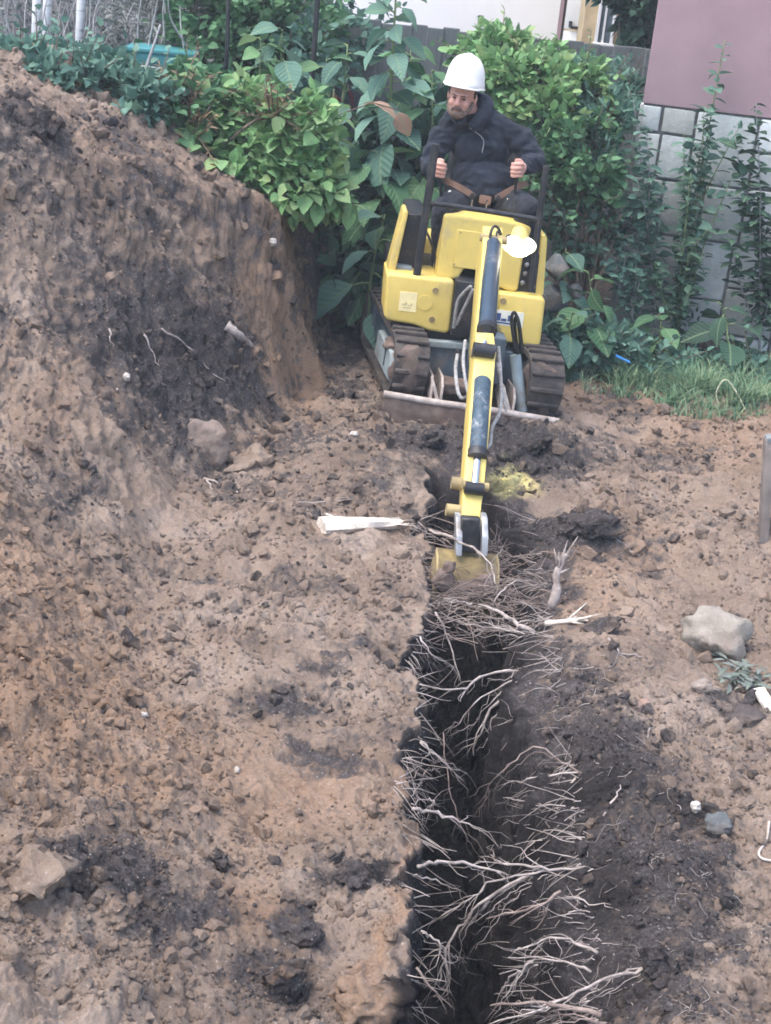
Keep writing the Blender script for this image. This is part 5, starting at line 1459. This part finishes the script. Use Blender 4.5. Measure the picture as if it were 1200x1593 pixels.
def root_vf(P, r, seed, branches=3, n=6, blen=.12, wig=.004, taper=.65):
    rr = random.Random(seed); path = smooth_path(P, 5)
    path = [p + Vector((rr.gauss(0, wig), rr.gauss(0, wig), rr.gauss(0, wig))) * (0 if i == 0 else 1) for i, p in enumerate(path)]
    N = len(path); rad = [r * (1 - taper * (i / (N - 1)) ** 1.2) * rr.uniform(.85, 1.18) for i in range(N)]
    V, F = tube_vf(path, rad, n)
    V = list(V); F = list(F)
    for k in range(branches):
        i = rr.randrange(max(1, N // 4), N - 1); d = (path[i + 1] - path[i - 1]).normalized()
        d = (d + Vector((rr.gauss(0, .55), rr.gauss(0, .55), rr.gauss(-.15, .4)))).normalized(); l = blen * rr.uniform(.35, 1.1)
        q = [path[i], path[i] + d * l * .35 + Vector((rr.gauss(0, .006), rr.gauss(0, .006), rr.gauss(0, .006))), path[i] + d * l * .7 + Vector((rr.gauss(0, .012), rr.gauss(0, .012), rr.gauss(-.01, .012))), path[i] + d * l + Vector((rr.gauss(0, .016), rr.gauss(0, .016), rr.gauss(-.02, .016)))]
        b = rad[i] * rr.uniform(.35, .6); v, f = tube_vf(smooth_path(q, 2), [b, b * .9, b * .8, b * .7, b * .55, b * .4, b * .2], 5)
        n0 = len(V); V += v; F += [tuple(j + n0 for j in g) for g in f]
    return V, F
def root(label, px, z, r=.006, br=4, mat='root', seed=0, blen=.12, name='root', group='bare roots along the trench', ground=False, cat='root', wig=.004, strands=0):
    """px: photograph polyline; z: height at the start and at the end (or a list); ground: laid on the soil"""
    if ground: P = [hit(a, b, r * .6) for a, b in px]
    else:
        zs = np.interp(np.linspace(0, 1, len(px)), np.linspace(0, 1, len(z)), z); P = [atz(a, b, float(q)) for (a, b), q in zip(px, zs)]
    c = P[0].copy(); V, F = root_vf([p - c for p in P], r, seed or int(px[0][0] * 7 + px[0][1]), br, blen=blen, wig=wig)
    rs_ = random.Random(int(px[0][0] * 3 + px[0][1]))
    for k in range(strands):                    # thinner roots of the same bundle
        f = rs_.uniform(.45, 1.05); o_ = Vector((rs_.gauss(0, .012), rs_.gauss(0, .02), rs_.gauss(-.01, .014))); fan = Vector((rs_.gauss(0, .03), rs_.gauss(0, .06), rs_.gauss(-.03, .04)))
        Q = [(p - c) * (f if i else 1) + o_ + fan * (i / (len(P) - 1)) for i, p in enumerate(P)]
        v, g = root_vf(Q, r * rs_.uniform(.25, .5), rs_.randrange(9999), 4, 5, .10, .004); n0 = len(V); V += v; F += [tuple(j + n0 for j in q) for q in g]
    return tag(mk(name, V, F, M[mat], loc=c), label, cat, group)
RL = [
 ('long forked root crossing the whole trench width, first below the bucket brush', [(851, 1037), (757, 1050), (717, 1072), (641, 1061)], [-.02, -.10, -.06], .0075, 6),
 ('root slanting down from right lip under the long crossing root, ending mid trench', [(829, 1046), (761, 1077), (712, 1122), (694, 1137)], [-.03, -.22], .006, 5),
 ('forked root hanging into the dark trench with two prongs, below the crossing root', [(800, 1066), (757, 1113), (748, 1144), (717, 1166)], [-.05, -.32], .0065, 5),
 ('short straight root on the right wall just below the forked hanging root', [(852, 1105), (815, 1114), (775, 1127)], [-.02, -.10], .005, 2),
 ('arched root bending from the right lip down into the dark trench middle', [(902, 1202), (838, 1162), (793, 1189), (761, 1225), (752, 1262)], [.04, -.05, -.3], .0055, 5),
 ('thin root pointing left from the right lip beneath the arched root', [(905, 1202), (829, 1211), (784, 1219)], [.04, -.12], .0045, 4),
 ('upper of two parallel roots running down the right wall at mid trench', [(896, 1210), (866, 1248), (846, 1275)], [.04, -.10], .0055, 3),
 ('lower of two parallel roots running down the right wall at mid trench', [(893, 1256), (846, 1292), (806, 1340)], [.02, -.22], .0065, 3),
 ('thin twig-like root sticking left from the right wall above the lower parallel root', [(880, 1254), (826, 1250), (784, 1240)], [.02, -.12], .0045, 3),
 ('root slanting right and down from the left lip at mid trench, small forked end', [(654, 1153), (694, 1189), (721, 1214)], [-.02, -.16], .006, 3),
 ('short root pointing up right from the left wall below the slanting left root', [(632, 1211), (660, 1202), (687, 1193)], [-.01, -.05], .0045, 2),
 ('thick pale root from the left lip curving down to a blunt end', [(641, 1258), (681, 1265), (717, 1278), (748, 1294)], [-.02, -.08], .0085, 3),
 ('thick pale root reaching from the left lip almost to the right wall', [(650, 1348), (694, 1341), (757, 1350), (776, 1360)], [-.02, -.05], .0085, 4),
 ('pale root with an upturned hook end opposite the thick left root', [(908, 1352), (829, 1348), (776, 1341), (766, 1328)], [.03, -.06], .0075, 6),
 ('long root slanting across the trench to lower left below the hooked root', [(850, 1352), (770, 1372), (730, 1399), (685, 1426)], [0, -.2], .0065, 6),
 ('longest slanting root, falling to the trench floor on the left', [(825, 1360), (748, 1408), (699, 1466), (685, 1530)], [-.04, -.45], .0065, 5),
 ('pale blunt root below the two slanting roots, coming from the right wall', [(873, 1386), (829, 1413), (761, 1430)], [.02, -.12], .0080, 8),
 ('pale root lying on the dark soil right of the blunt root', [(869, 1399), (910, 1404), (955, 1413)], None, .0045, 2),
 ('arched pale root low on the right wall, left tip over the trench', [(920, 1512), (864, 1493), (793, 1491)], [.02, -.06], .0070, 5),
 ('thin arched root just above the low arched pale root', [(930, 1482), (873, 1457), (824, 1471), (800, 1480)], [.03, -.06], .0055, 4),
 ('bent root hanging down from beneath the low arched root', [(829, 1496), (802, 1515), (779, 1543)], [-.05, -.25], .0060, 3),
 ('long thick root running from the dark soil at lower right to the bottom edge', [(1000, 1506), (930, 1528), (850, 1565), (757, 1596)], [.06, .02, -.1], .0085, 6),
 ('pale root crossing over the long thick one near the bottom edge', [(936, 1579), (846, 1560), (761, 1563)], [.03, -.06], .0080, 6),
 ('thick snapped pale root jutting left below the bucket', [(832, 985), (790, 960), (747, 939)], [.02, .05], .012, 4),
 ('knobbly root under the snapped pale one, running left across the trench', [(812, 985), (770, 977), (727, 971), (678, 950)], [0, -.06], .0075, 7),
 ('short pale root lying left of the snapped root in front of the bucket', [(735, 939), (714, 936), (690, 934)], [.03, .04], .0075, 3),
 ('upper drooping root on the left wall below the bucket', [(677, 952), (702, 1005), (717, 1063)], [.0, -.25], .0055, 4),
 ('lower drooping root on the left wall beside the upper drooping one', [(654, 990), (675, 1020), (697, 1032), (712, 1048)], [0, -.15], .0050, 5),
 ('very long thin root dangling down the trench middle', [(690, 1140), (699, 1225), (721, 1296), (746, 1333)], [-.2, -.5], .0045, 3),
 ('brown root draped in an arc over the bucket', [(668, 824), (727, 848), (761, 877), (774, 910)], [.10, .22, .16], .0085, 5),
 ('thin forked root pointing right of the bucket', [(769, 936), (796, 907), (825, 901)], [.03, .08], .0055, 4),
 ('thin root running to the splintered stump from the bucket', [(815, 887), (840, 886), (862, 889)], [.08, .06], .0045, 2),
 ('root tuft on the left lip opposite the parallel roots', [(640, 1250), (665, 1244), (676, 1252)], [-.02, -.04], .0045, 5),
 ('crooked root on the left wall near the bottom edge', [(655, 1448), (680, 1468), (690, 1490), (705, 1500)], [-.02, -.12], .0050, 6),
 ('lowest left-wall root, in the bottom notch', [(648, 1505), (672, 1540), (690, 1560)], [-.02, -.12], .0055, 6),
]
for i, (lb, px, z, r, br) in enumerate(RL):
    root(lb, px, z if z else [0], r * random.Random(i).uniform(.6, 1.02), br + random.Random(i + 5).choice((1, 2, 4)), 'root_dark' if i % 6 == 4 else 'root', seed=500 + i, ground=z is None, blen=random.Random(i + 9).uniform(.09, .18), strands=0 if z is None else random.Random(i + 3).choice((0, 1, 2, 3)))
for i, (lb, px, r, br) in enumerate([
 ('longest thin root snaking over the dark face of the bank', [(252, 512), (299, 545), (327, 577), (359, 598)], .006, 3),
 ('straight short root left of the longest one on the dark bank face', [(224, 521), (236, 548), (247, 573)], .0055, 1),
 ('short pale root at the left of the dark bank face', [(170, 512), (176, 545)], .005, 1),
 ('small pale root below the white pebble on the bank', [(182, 605), (195, 630)], .005, 0),
 ('bent pale root below the flat stone at the bank toe', [(322, 748), (330, 762), (334, 784)], .006, 1),
 ('long thin root lying along the toe of the bank', [(317, 745), (397, 778), (467, 783), (555, 778)], .006, 6),
 ('fine root on the bank above the white log', [(505, 800), (530, 806), (552, 812)], .0055, 2),
]): root(lb, px, [0], r, br, 'root', seed=700 + i, ground=True, group='roots on the bank', blen=.1, wig=.004)
for i, (lb, px, r, br) in enumerate([
 ('pale forked twig lying right of the trench', [(947, 993), (958, 1008), (968, 1022)], .0055, 1), ('thin twig lying right of the forked twig', [(968, 1018), (1000, 1024), (1026, 1034)], .0045, 1),
 ('short twig standing by the reddish stones right of the trench', [(1006, 1150), (1010, 1135), (1014, 1128)], .005, 1), ('thin dark twig lying by the dark clods above the stump', [(925, 815), (955, 838), (1000, 870)], .006, 3),
 ('thin twig on the dark soil left of the white pebble', [(938, 1272), (955, 1245), (970, 1218)], .0045, 0),
]): root(lb, px, [0], r, br, 'root', seed=720 + i, ground=True, group='twigs right of the trench', blen=.08, wig=.003, name='twig', cat='twig')
# fine rootlets, far too many to count
V, F = [], []
rr = random.Random(99)
def add_root(P, r, n=3):
    global V, F
    v, f = tube_vf(smooth_path(P, 3), np.linspace(r, r * .35, 3 * (len(P) - 1) + 1).tolist(), n, False); n0 = len(V); V += v; F += [tuple(i + n0 for i in q) for q in f]
for k in range(2600):
    y = 3.4 + 4.3 * rr.random() ** 1.1
    cl = gnoise(np.array([y * 2.3]), np.array([.5]), 5)[0] + gnoise(np.array([y * 6]), np.array([.5]), 6)[0] * .5
    side = -1 if rr.random() < .27 else 1
    if cl * (1 if side > 0 else -1) < rr.uniform(-.6, .3): continue
    z0 = -rr.random() ** 1.6 * .45
    x = (T_L if side < 0 else T_R + .07) + .05 * side * rr.random()
    if side < 0: z0 = min(z0, -.05)
    elif z0 > -.05: z0 = gz(x + (.05 * side), y) - .005
    p = Vector((x + .03 * side, y, z0)); P = [p]; d = Vector((-side * rr.uniform(.5, 1), rr.gauss(-.2, .5), rr.gauss(-.15, .35)))
    l = rr.uniform(.05, .30) * rr.uniform(.5, 1)
    for j in range(4):
        d = (d + Vector((rr.gauss(0, .15), rr.gauss(0, .18), rr.gauss(-.10, .14)))).normalized(); P.append(P[-1] + d * l / 4)
    add_root(P, rr.uniform(.0011, .0034))
nb, fb = len(V), len(F)
for k in range(430):   # a brush of thin roots round the bucket
    c = atz(rr.gauss(740, 55), rr.gauss(900, 38), 0); g = max(gz(c.x, c.y), -.06)
    p = Vector((c.x, c.y, g + rr.uniform(.0, .10))); d = Vector((rr.gauss(0, 1), rr.gauss(0, .6), rr.gauss(.05, .3))).normalized(); l = rr.uniform(.08, .30); P = [p]
    for j in range(4): d = (d + Vector((rr.gauss(0, .16), rr.gauss(0, .16), rr.gauss(-.06, .12)))).normalized(); P.append(P[-1] + d * l / 4)
    add_root(P, rr.uniform(.0012, .0038))
tag(mk('brushwood', V[nb:], [tuple(i - nb for i in q) for q in F[fb:]], M['root_dark']), 'tangle of thin brown roots heaped round the bucket', 'brushwood', kind='stuff'); V = V[:nb]; F = F[:fb]
for k in range(160):   # loose ends lying on the soil at the right
    c = hit(rr.uniform(860, 1180), rr.uniform(1000, 1590)); a = rr.uniform(0, 6.3); l = rr.uniform(.03, .12); P = []
    for j in range(4):
        q = c + Vector((math.cos(a), math.sin(a), 0)) * (l * j / 3); a += rr.gauss(0, .3); P.append(Vector((q.x, q.y, gz(q.x, q.y) + .004)))
    add_root(P, rr.uniform(.001, .0025))
tag(mk('fine_rootlets', V, F, M['root']), 'mass of hair-thin pale rootlets along both trench walls', 'rootlets', kind='stuff')

# splintered stump, pale splinter, white log
def splinter(label, name, px, zs, r, mat, cat, seed, spikes=6, ground=False, sl=.14, flat=1.0):
    rr = random.Random(seed)
    P = [hit(a, b, r * .7) for a, b in px] if ground else [atz(a, b, q) for (a, b), q in zip(px, zs)]
    c = P[0].copy(); path = smooth_path([p - c for p in P], 4); N = len(path)
    V, F = tube_vf(path, [r * (1 - .45 * i / (N - 1)) * rr.uniform(.85, 1.2) for i in range(N)], 9); V = list(V); F = list(F)
    for k in range(spikes):
        i = rr.randrange(N // 2, N); d = (path[-1] - path[-3]).normalized(); d = (d + Vector((rr.gauss(0, .4), rr.gauss(0, .4), rr.gauss(0, .3)))).normalized(); l = sl * rr.uniform(.4, 1)
        v, f = tube_vf([path[i], path[i] + d * l * .5, path[i] + d * l], [r * .45, r * .3, r * .05], 5); n0 = len(V); V += v; F += [tuple(j + n0 for j in g) for g in f]
    V = [Vector((v.x, v.y, v.z * flat)) for v in V]
    return tag(mk(name, V, F, M[mat], loc=c), label, cat)
splinter('splintered pale root stump standing at the right lip beside the bucket', 'root_stump', [(858, 945), (866, 920), (866, 895), (874, 876), (882, 862)], [0, .07, .13, .18, .22], .021, 'root', 'stump', 5, 9)
splinter('torn pale splinter of root lying right of the trench below the stump', 'root_splinter', [(850, 974), (880, 970), (912, 966)], None, .014, 'wood', 'splinter', 6, 8, True)
def split_log():
    """a cloven length of trunk: blunt sawn left end, flat split face up, torn to slivers at the right"""
    rr = random.Random(8)
    A, B = hit(500, 825, .03), hit(612, 822, .03)
    ax = (B - A).normalized(); up_ = Vector((0, 0, 1)); sd_ = ax.cross(up_).normalized(); N = 16
    V, F = [], []; prof = [(-.062, -.018), (-.048, .020), (-.020, .034), (.012, .030), (.040, .022), (.060, -.006), (.045, -.034), (0, -.044), (-.045, -.036)]; n = len(prof)
    off = [rr.uniform(-.006, .006) for _ in prof]
    for i in range(N + 1):
        t = i / N; k = 1 - .42 * t
        for j, (a_, b_) in enumerate(prof):
            off[j] += rr.gauss(0, .0042); V.append(ax * ((B - A).length * t + (rr.uniform(-.005, .005) if i in (0,) else rr.uniform(-.02, .05) if i == N else 0)) + sd_ * (a_ * k + off[j]) + up_ * (b_ * k + off[j] * .6))
    for i in range(N):
        for j in range(n): F.append((i * n + j, i * n + (j + 1) % n, (i + 1) * n + (j + 1) % n, (i + 1) * n + j))
    F.append(tuple(range(n))); F.append(tuple(range(N * n + n - 1, N * n - 1, -1)))
    for k in range(11):
        s0 = ax * ((B - A).length * rr.uniform(.8, .99)) + sd_ * rr.uniform(-.035, .035) + up_ * rr.uniform(-.02, .018); l = rr.uniform(.05, .15)
        e = s0 + ax * l + sd_ * rr.gauss(0, .012) + up_ * rr.gauss(0, .010); w_ = rr.uniform(.004, .010)
        v = [s0 + sd_ * w_, s0 - sd_ * w_, s0 + up_ * w_ * .8, e]; n0 = len(V); V += v; F += [(n0, n0 + 1, n0 + 3), (n0 + 1, n0 + 2, n0 + 3), (n0 + 2, n0, n0 + 3)]
    o = tag(mk('split_log', V, F, M['wood'], loc=A), 'white split log lying at the left lip of the trench', 'log'); o.data.set_sharp_from_angle(angle=R(28)); return o
split_log()
bk_ = hit(560, 815, .045)
root('thin pale strip of wood resting behind the white log', [(508, 800), (530, 808), (548, 813)], [.07, .06], .006, 0, 'wood', name='wood_strip', cat='wood strip', group=None)

# stones and clods one can pick out
def rock_mat(name, a, b, c):
    t = NT(name); v = t.coord('Object'); n = t.noise(v, 6, 6, .65, .4)
    col = t.ramp(n, [(.3, a), (.5, b), (.75, c)]); col = t.mix(t.maprange(t.noise(v, 3, 5, .7), .5, .65, 0, .7), col, (.20, .155, .125))
    t.color(col); t.set(Roughness=.95, Specular_IOR_Level=.15)
    bb = t.bump(t.noise(v, 14, 6, .7), .6, .03); bb = t.bump(t.noise(v, 80, 4), .4, .006, bb); t.normal(bb); return t.m
M['rock'] = rock_mat('brown_grey_stone', (.16, .13, .11), (.26, .22, .19), (.37, .33, .29))
M['rock_red'] = rock_mat('reddish_stone', (.19, .13, .11), (.29, .20, .165), (.36, .27, .23))
M['rock_olive'] = rock_mat('olive_grey_stone', (.17, .15, .125), (.26, .235, .20), (.38, .355, .315))
M['rock_brown'] = rock_mat('brown_flat_stone', (.13, .10, .088), (.20, .16, .138), (.275, .23, .20))
M['rock_grey'] = rock_mat('grey_stone', (.13, .145, .15), (.21, .23, .235), (.32, .34, .345))
M['rock_slate'] = rock_mat('dark_slate_stone', (.07, .078, .08), (.11, .12, .122), (.17, .18, .18))
M['white_stone'] = simple('white_pebble', (.45, .42, .38), .8, .3, 14, bump=.4, dirt=(.22, .17, .13), dirt_amt=.6)
M['clod_tan'] = rock_mat('tan_soil_clod', (.20, .14, .105), (.28, .21, .165), (.36, .275, .22))
M['clod_dark'] = rock_mat('dark_soil_clod', (.05, .042, .04), (.085, .072, .068), (.13, .11, .10))
ICO4 = ico(4)
def stone(label, px, py, w, h, d, mat, name='stone', cat='stone', seed=1, amt=.22, sink=.25, flat=False, rotz=0, group=None, facet=0, dk=.5, wm=0):
    """w, h: size in photograph pixels"""
    c = hit(px, py + h * .3); sc = (Vector(c) - CAM).dot(_f) / FOC
    base = ICO4
    V = lump(base[0], seed, amt)
    if facet:                                   # broken faces
        rr = np.random.default_rng(seed)
        for _ in range(facet):
            n = rr.normal(size=3); n /= np.linalg.norm(n); k = rr.uniform(.55, .8); s = V @ n; V = V - np.outer(np.maximum(s - k, 0), n)
    V = V * np.array([w * sc / 2, d * sc / 2, h * sc / 2])
    ca, sa = math.cos(R(rotz)), math.sin(R(rotz)); V = V @ np.array([[ca, 0, -sa], [0, 1, 0], [sa, 0, ca]]).T
    if mat != 'clod': V = V + .045 * min(w, h) * sc * np.stack([fbm(V[:, (k + 1) % 3] * 5 / (w * sc), V[:, (k + 2) % 3] * 5 / (w * sc) + k * 5, seed + k, 4) for k in range(3)], -1)
    o = tag(mk(name, V, base[1], M[mat], loc=c + Vector((0, 0, h * sc / 2 * (1 - 2 * sink)))), label, cat, group)
    if mat == 'clod':
        V = V + .16 * min(w, h) * sc * np.stack([fbm(V[:, (k + 1) % 3] * 38 / (w * sc * 8), V[:, (k + 2) % 3] * 38 / (w * sc * 8) + k * 5, seed + k, 3) for k in range(3)], -1)
        o.data.vertices.foreach_set('co', V.astype(np.float32).ravel()); o.data.update()
        C = soil_color(V[:, 0] + c.x, V[:, 1] + c.y); C[:, 0] = C[:, 0] * .4 + .6 * dk; C[:, 1] = np.maximum(C[:, 1], wm); colattr(o.data, 'soil', C)
    return o
stone('large rounded grey-brown boulder half sunk in the ground at right', 1108, 985, 108, 104, 90, 'rock_olive', 'boulder', 'boulder', 21, .22, .28, rotz=-28, facet=4)
stone('flat angular brown stone stuck in the dark bank face', 320, 672, 86, 84, 34, 'rock_brown', seed=22, amt=.10, sink=.42, facet=14, rotz=-20)
stone('small pale stone below the boulder at right', 1092, 1066, 34, 22, 26, 'rock', seed=23)
stone('dark grey stone at right beside the white wood offcut', 1160, 1112, 56, 44, 40, 'clod_dark', seed=24, facet=4)
stone('reddish stone right of the trench, upper of the pair', 1003, 1093, 20, 14, 16, 'rock_red', seed=25); stone('reddish stone right of the trench, lower left of the pair', 988, 1098, 22, 18, 16, 'rock_red', seed=26)
stone('white pebble on dark soil at lower right', 1081, 1257, 17, 22, 16, 'white_stone', 'pebble', 'pebble', 27, sink=.1)
stone('blue-grey stone lump right of the white pebble on dark soil', 1112, 1280, 52, 40, 40, 'rock_slate', seed=28, facet=3)
stone('white pebble on the dark bank face', 197, 588, 12, 14, 10, 'white_stone', 'pebble', 'pebble', 29, sink=.1); stone('white pebble near the front of the bank slope', 224, 1112, 13, 10, 10, 'white_stone', 'pebble', 'pebble', 30, sink=.1)
stone('white pebble on the tan slope above the dark clods', 369, 1199, 9, 12, 9, 'white_stone', 'pebble', 'pebble', 31, sink=.1); stone('white scrap lying before the left track', 551, 676, 14, 9, 10, 'white_stone', 'pebble', 'pebble', 32, sink=.1)
stone('pale green-white scrap on the cut corner of the bank', 424, 378, 14, 13, 8, 'white_stone', 'pebble', 'pebble', 33, sink=.1)
for i, (lb, a, b, w, h, mt) in enumerate([
 ('large tan clod at the lower left edge of the picture', 45, 1350, 130, 90, 'clod_tan'), ('round tan clod right of the large one at lower left', 182, 1416, 58, 48, 'clod_tan'),
 ('orange-tan slab of soil at the trench lip on the bottom edge', 575, 1540, 130, 90, 'clod_tan'), ('tan angular clod on the slope left of the bench', 282, 1044, 36, 26, 'clod_tan'),
 ('dark blackish clod by the trench lip above the orange slab', 548, 1358, 64, 40, 'clod_dark'), ('dark clod left of the blackish one', 462, 1448, 80, 46, 'clod_dark'), ('dark clod beside the orange slab near the bottom', 432, 1520, 70, 60, 'clod_dark'),
 ('dark clod at the top left on the bank', 62, 190, 70, 46, 'clod_dark'), ('dark clod at the right foot of the stump', 935, 968, 60, 30, 'clod_dark'), ('largest dark root-bound clod right of the trench behind the stump', 925, 812, 90, 46, 'clod_dark'),
 ('brown clod right of the root-bound one', 985, 845, 50, 30, 'clod_tan'), ('dark clod on the tan slope at the lower left', 340, 1335, 40, 34, 'clod_dark'), ('dark lump of soil at lower right under the long thick root', 1020, 1490, 70, 60, 'clod_dark'),
 ('brown lump on the bank toe right of the flat stone', 390, 715, 90, 46, 'clod_tan'), ('dark lump of soil between bank and left track', 545, 460, 60, 46, 'clod_dark'), ('dark clod pushed up before the blade', 820, 690, 70, 34, 'clod_dark'), ('dark clod left of the arm before the blade', 660, 680, 60, 34, 'clod_dark'), ('small tan clod on the bench near the white log', 590, 900, 40, 24, 'clod_tan')]):
    stone(lb, a, b, w, h, max(w, h) * .8, 'clod', 'soil_clod', 'clod', 40 + i, .38, .36, rotz=20, facet=5, dk=.95 if mt == 'clod_dark' else .1, wm=.9 if 'orange' in lb else 0)
# torn piece of wood on the bank
splinter('broken pale chunk of wood on the dark bank face', 'wood_chunk', [(352, 512), (372, 528), (396, 550)], None, .030, 'root', 'wood chunk', 15, 8, True, .09)
# white offcut at the right edge
oc = hit(1190, 1095, .015)
tag(MB().box((0, 0, 0), (.05, .13, .018), rot=(R(18), R(-6), R(20)), bevel=.003).build('wood_offcut', M['wood'], None, loc=oc), 'short white wood offcut at the right edge', 'offcut')
# rubble behind the machine
for i, (lb, a, b, w, h) in enumerate((('upper grey rubble block behind the right side of the machine', 866, 418, 50, 50), ('lower grey rubble block behind the right side of the machine', 862, 462, 50, 60), ('small grey rubble stone at the edge of the weeds', 895, 455, 34, 30))):
    p = at(a, b, 10.75); sc = 10.2 / FOC
    V = lump(ICO3[0], 80 + i, .12); rg2 = np.random.default_rng(80 + i)
    for _ in range(9):
        n = rg2.normal(size=3); n /= np.linalg.norm(n); k = rg2.uniform(.5, .75); s = V @ n; V = V - np.outer(np.maximum(s - k, 0), n)
    tag(mk('rubble_block', V * np.array([w * sc * .55, .10, h * sc * .5]), ICO3[1], M['rock_slate'], loc=p), lb, 'rubble', 'rubble behind the machine')
stone('rubble heap stone under the grey blocks behind the machine', 868, 505, 60, 40, 50, 'rock_slate', 'rubble_block', 'rubble', 91, .2, .3, facet=5, group='rubble behind the machine')
# post at the right edge
pb = hit(1190, 835); pt = at(1199, 682, pb.y)
M['post'] = simple('weathered_post_wood', (.22, .19, .17), .9, .3, 6, bump=.5, dirt=(.12, .11, .105), dirt_amt=.5)
post = empty('wooden_stake', pb, label='weathered wooden stake at the right edge of the dug ground', cat='stake')
h = pt - pb
b = MB(); b.box((0, 0, 0), (.075, .045, h.length + .12), bevel=.006); q = h.to_track_quat('Z', 'Y').to_matrix().to_4x4(); q.translation = h * .5 - Vector((0, 0, .06)); bmesh.ops.transform(b.bm, matrix=q, verts=b.bm.verts)
b.build('stake_body', M['post'], post)
b = MB(); b.box((0, 0, 0), (.082, .052, .03), bevel=.012); q.translation = h; bmesh.ops.transform(b.bm, matrix=q, verts=b.bm.verts); b.build('stake_head', M['rock_grey'], post)
# pale cord at the right edge, hose arcs in the grass, blue tube
def cord(label, name, px, r, mat, cat, lift=.0, Y=None, heights=None):
    P = [hit(a, b, r + (heights[i] if heights else .006)) for i, (a, b) in enumerate(px)]; c = P[0].copy(); V, F = tube_vf(smooth_path([p - c for p in P], 6), r, 8); return tag(mk(name, V, F, M[mat], loc=c), label, cat)
cord('pale crooked cord lying on the soil at the right edge', 'cord', [(1196, 1282), (1192, 1310), (1180, 1330), (1186, 1340), (1206, 1344)], .0045, 'white_stone', 'cord')
M['straw'] = simple('straw', (.42, .42, .30), .8, .2, 20)
cord('pale bent stalk arching out of the grass', 'bent_stalk', [(1118, 632), (1112, 626), (1122, 622), (1140, 626), (1160, 640)], .006, 'straw', 'stalk', heights=[0, .06, .13, .08, 0])
M['blue_plastic'] = simple('blue_plastic', (.04, .22, .55), .4, .1, 10)
p = at(958, 553, 10.3); q_ = at(980, 564, 10.28)
bt2 = MB().cyl((0, 0, 0), q_ - p, .009, 10).build('blue_tube', M['blue_plastic'], None, loc=p); tag(bt2, 'short bright blue tube lying in the weeds', 'tube')
# weed tuft at right
wt = hit(1152, 1055)
tuft = empty('weed_tuft', wt, label='wilted green weed tuft by the boulder at right', cat='weed')
rr = random.Random(4)
items = [(Vector((rr.gauss(0, .05), rr.gauss(0, .06), .01 + .02 * rr.random())), Vector((rr.gauss(0, 1), rr.gauss(-.2, 1), rr.uniform(-.05, .3))), rr.uniform(.05, .11)) for _ in range(70)]
leaf_children(tuft, items, [mesh_data('weed_leaf', NARROW[0], NARROW[1], M['leaf_grey']), mesh_data('weed_leaf', NARROW[0], NARROW[1], M['leaf_grey'])])

# ------------------------------------------------------------------ thin evening haze in the air
def haze():
    m = bpy.data.materials.new('evening_haze'); m.use_nodes = True; nt = m.node_tree
    for n in list(nt.nodes):
        if n.type != 'OUTPUT_MATERIAL': nt.nodes.remove(n)
    pv = nt.nodes.new('ShaderNodeVolumePrincipled'); pv.inputs['Color'].default_value = (.86, .93, 1.0, 1); pv.inputs['Density'].default_value = .0030
    nt.links.new(pv.outputs[0], [n for n in nt.nodes if n.type == 'OUTPUT_MATERIAL'][0].inputs['Volume'])
    b = MB(); b.box((0, 40, 3.2), (290, 209, 12.4)); o = b.build('haze', m, None, auto=None)
    return tag(o, 'thin pale evening haze filling the air', 'haze', kind='stuff')
haze()
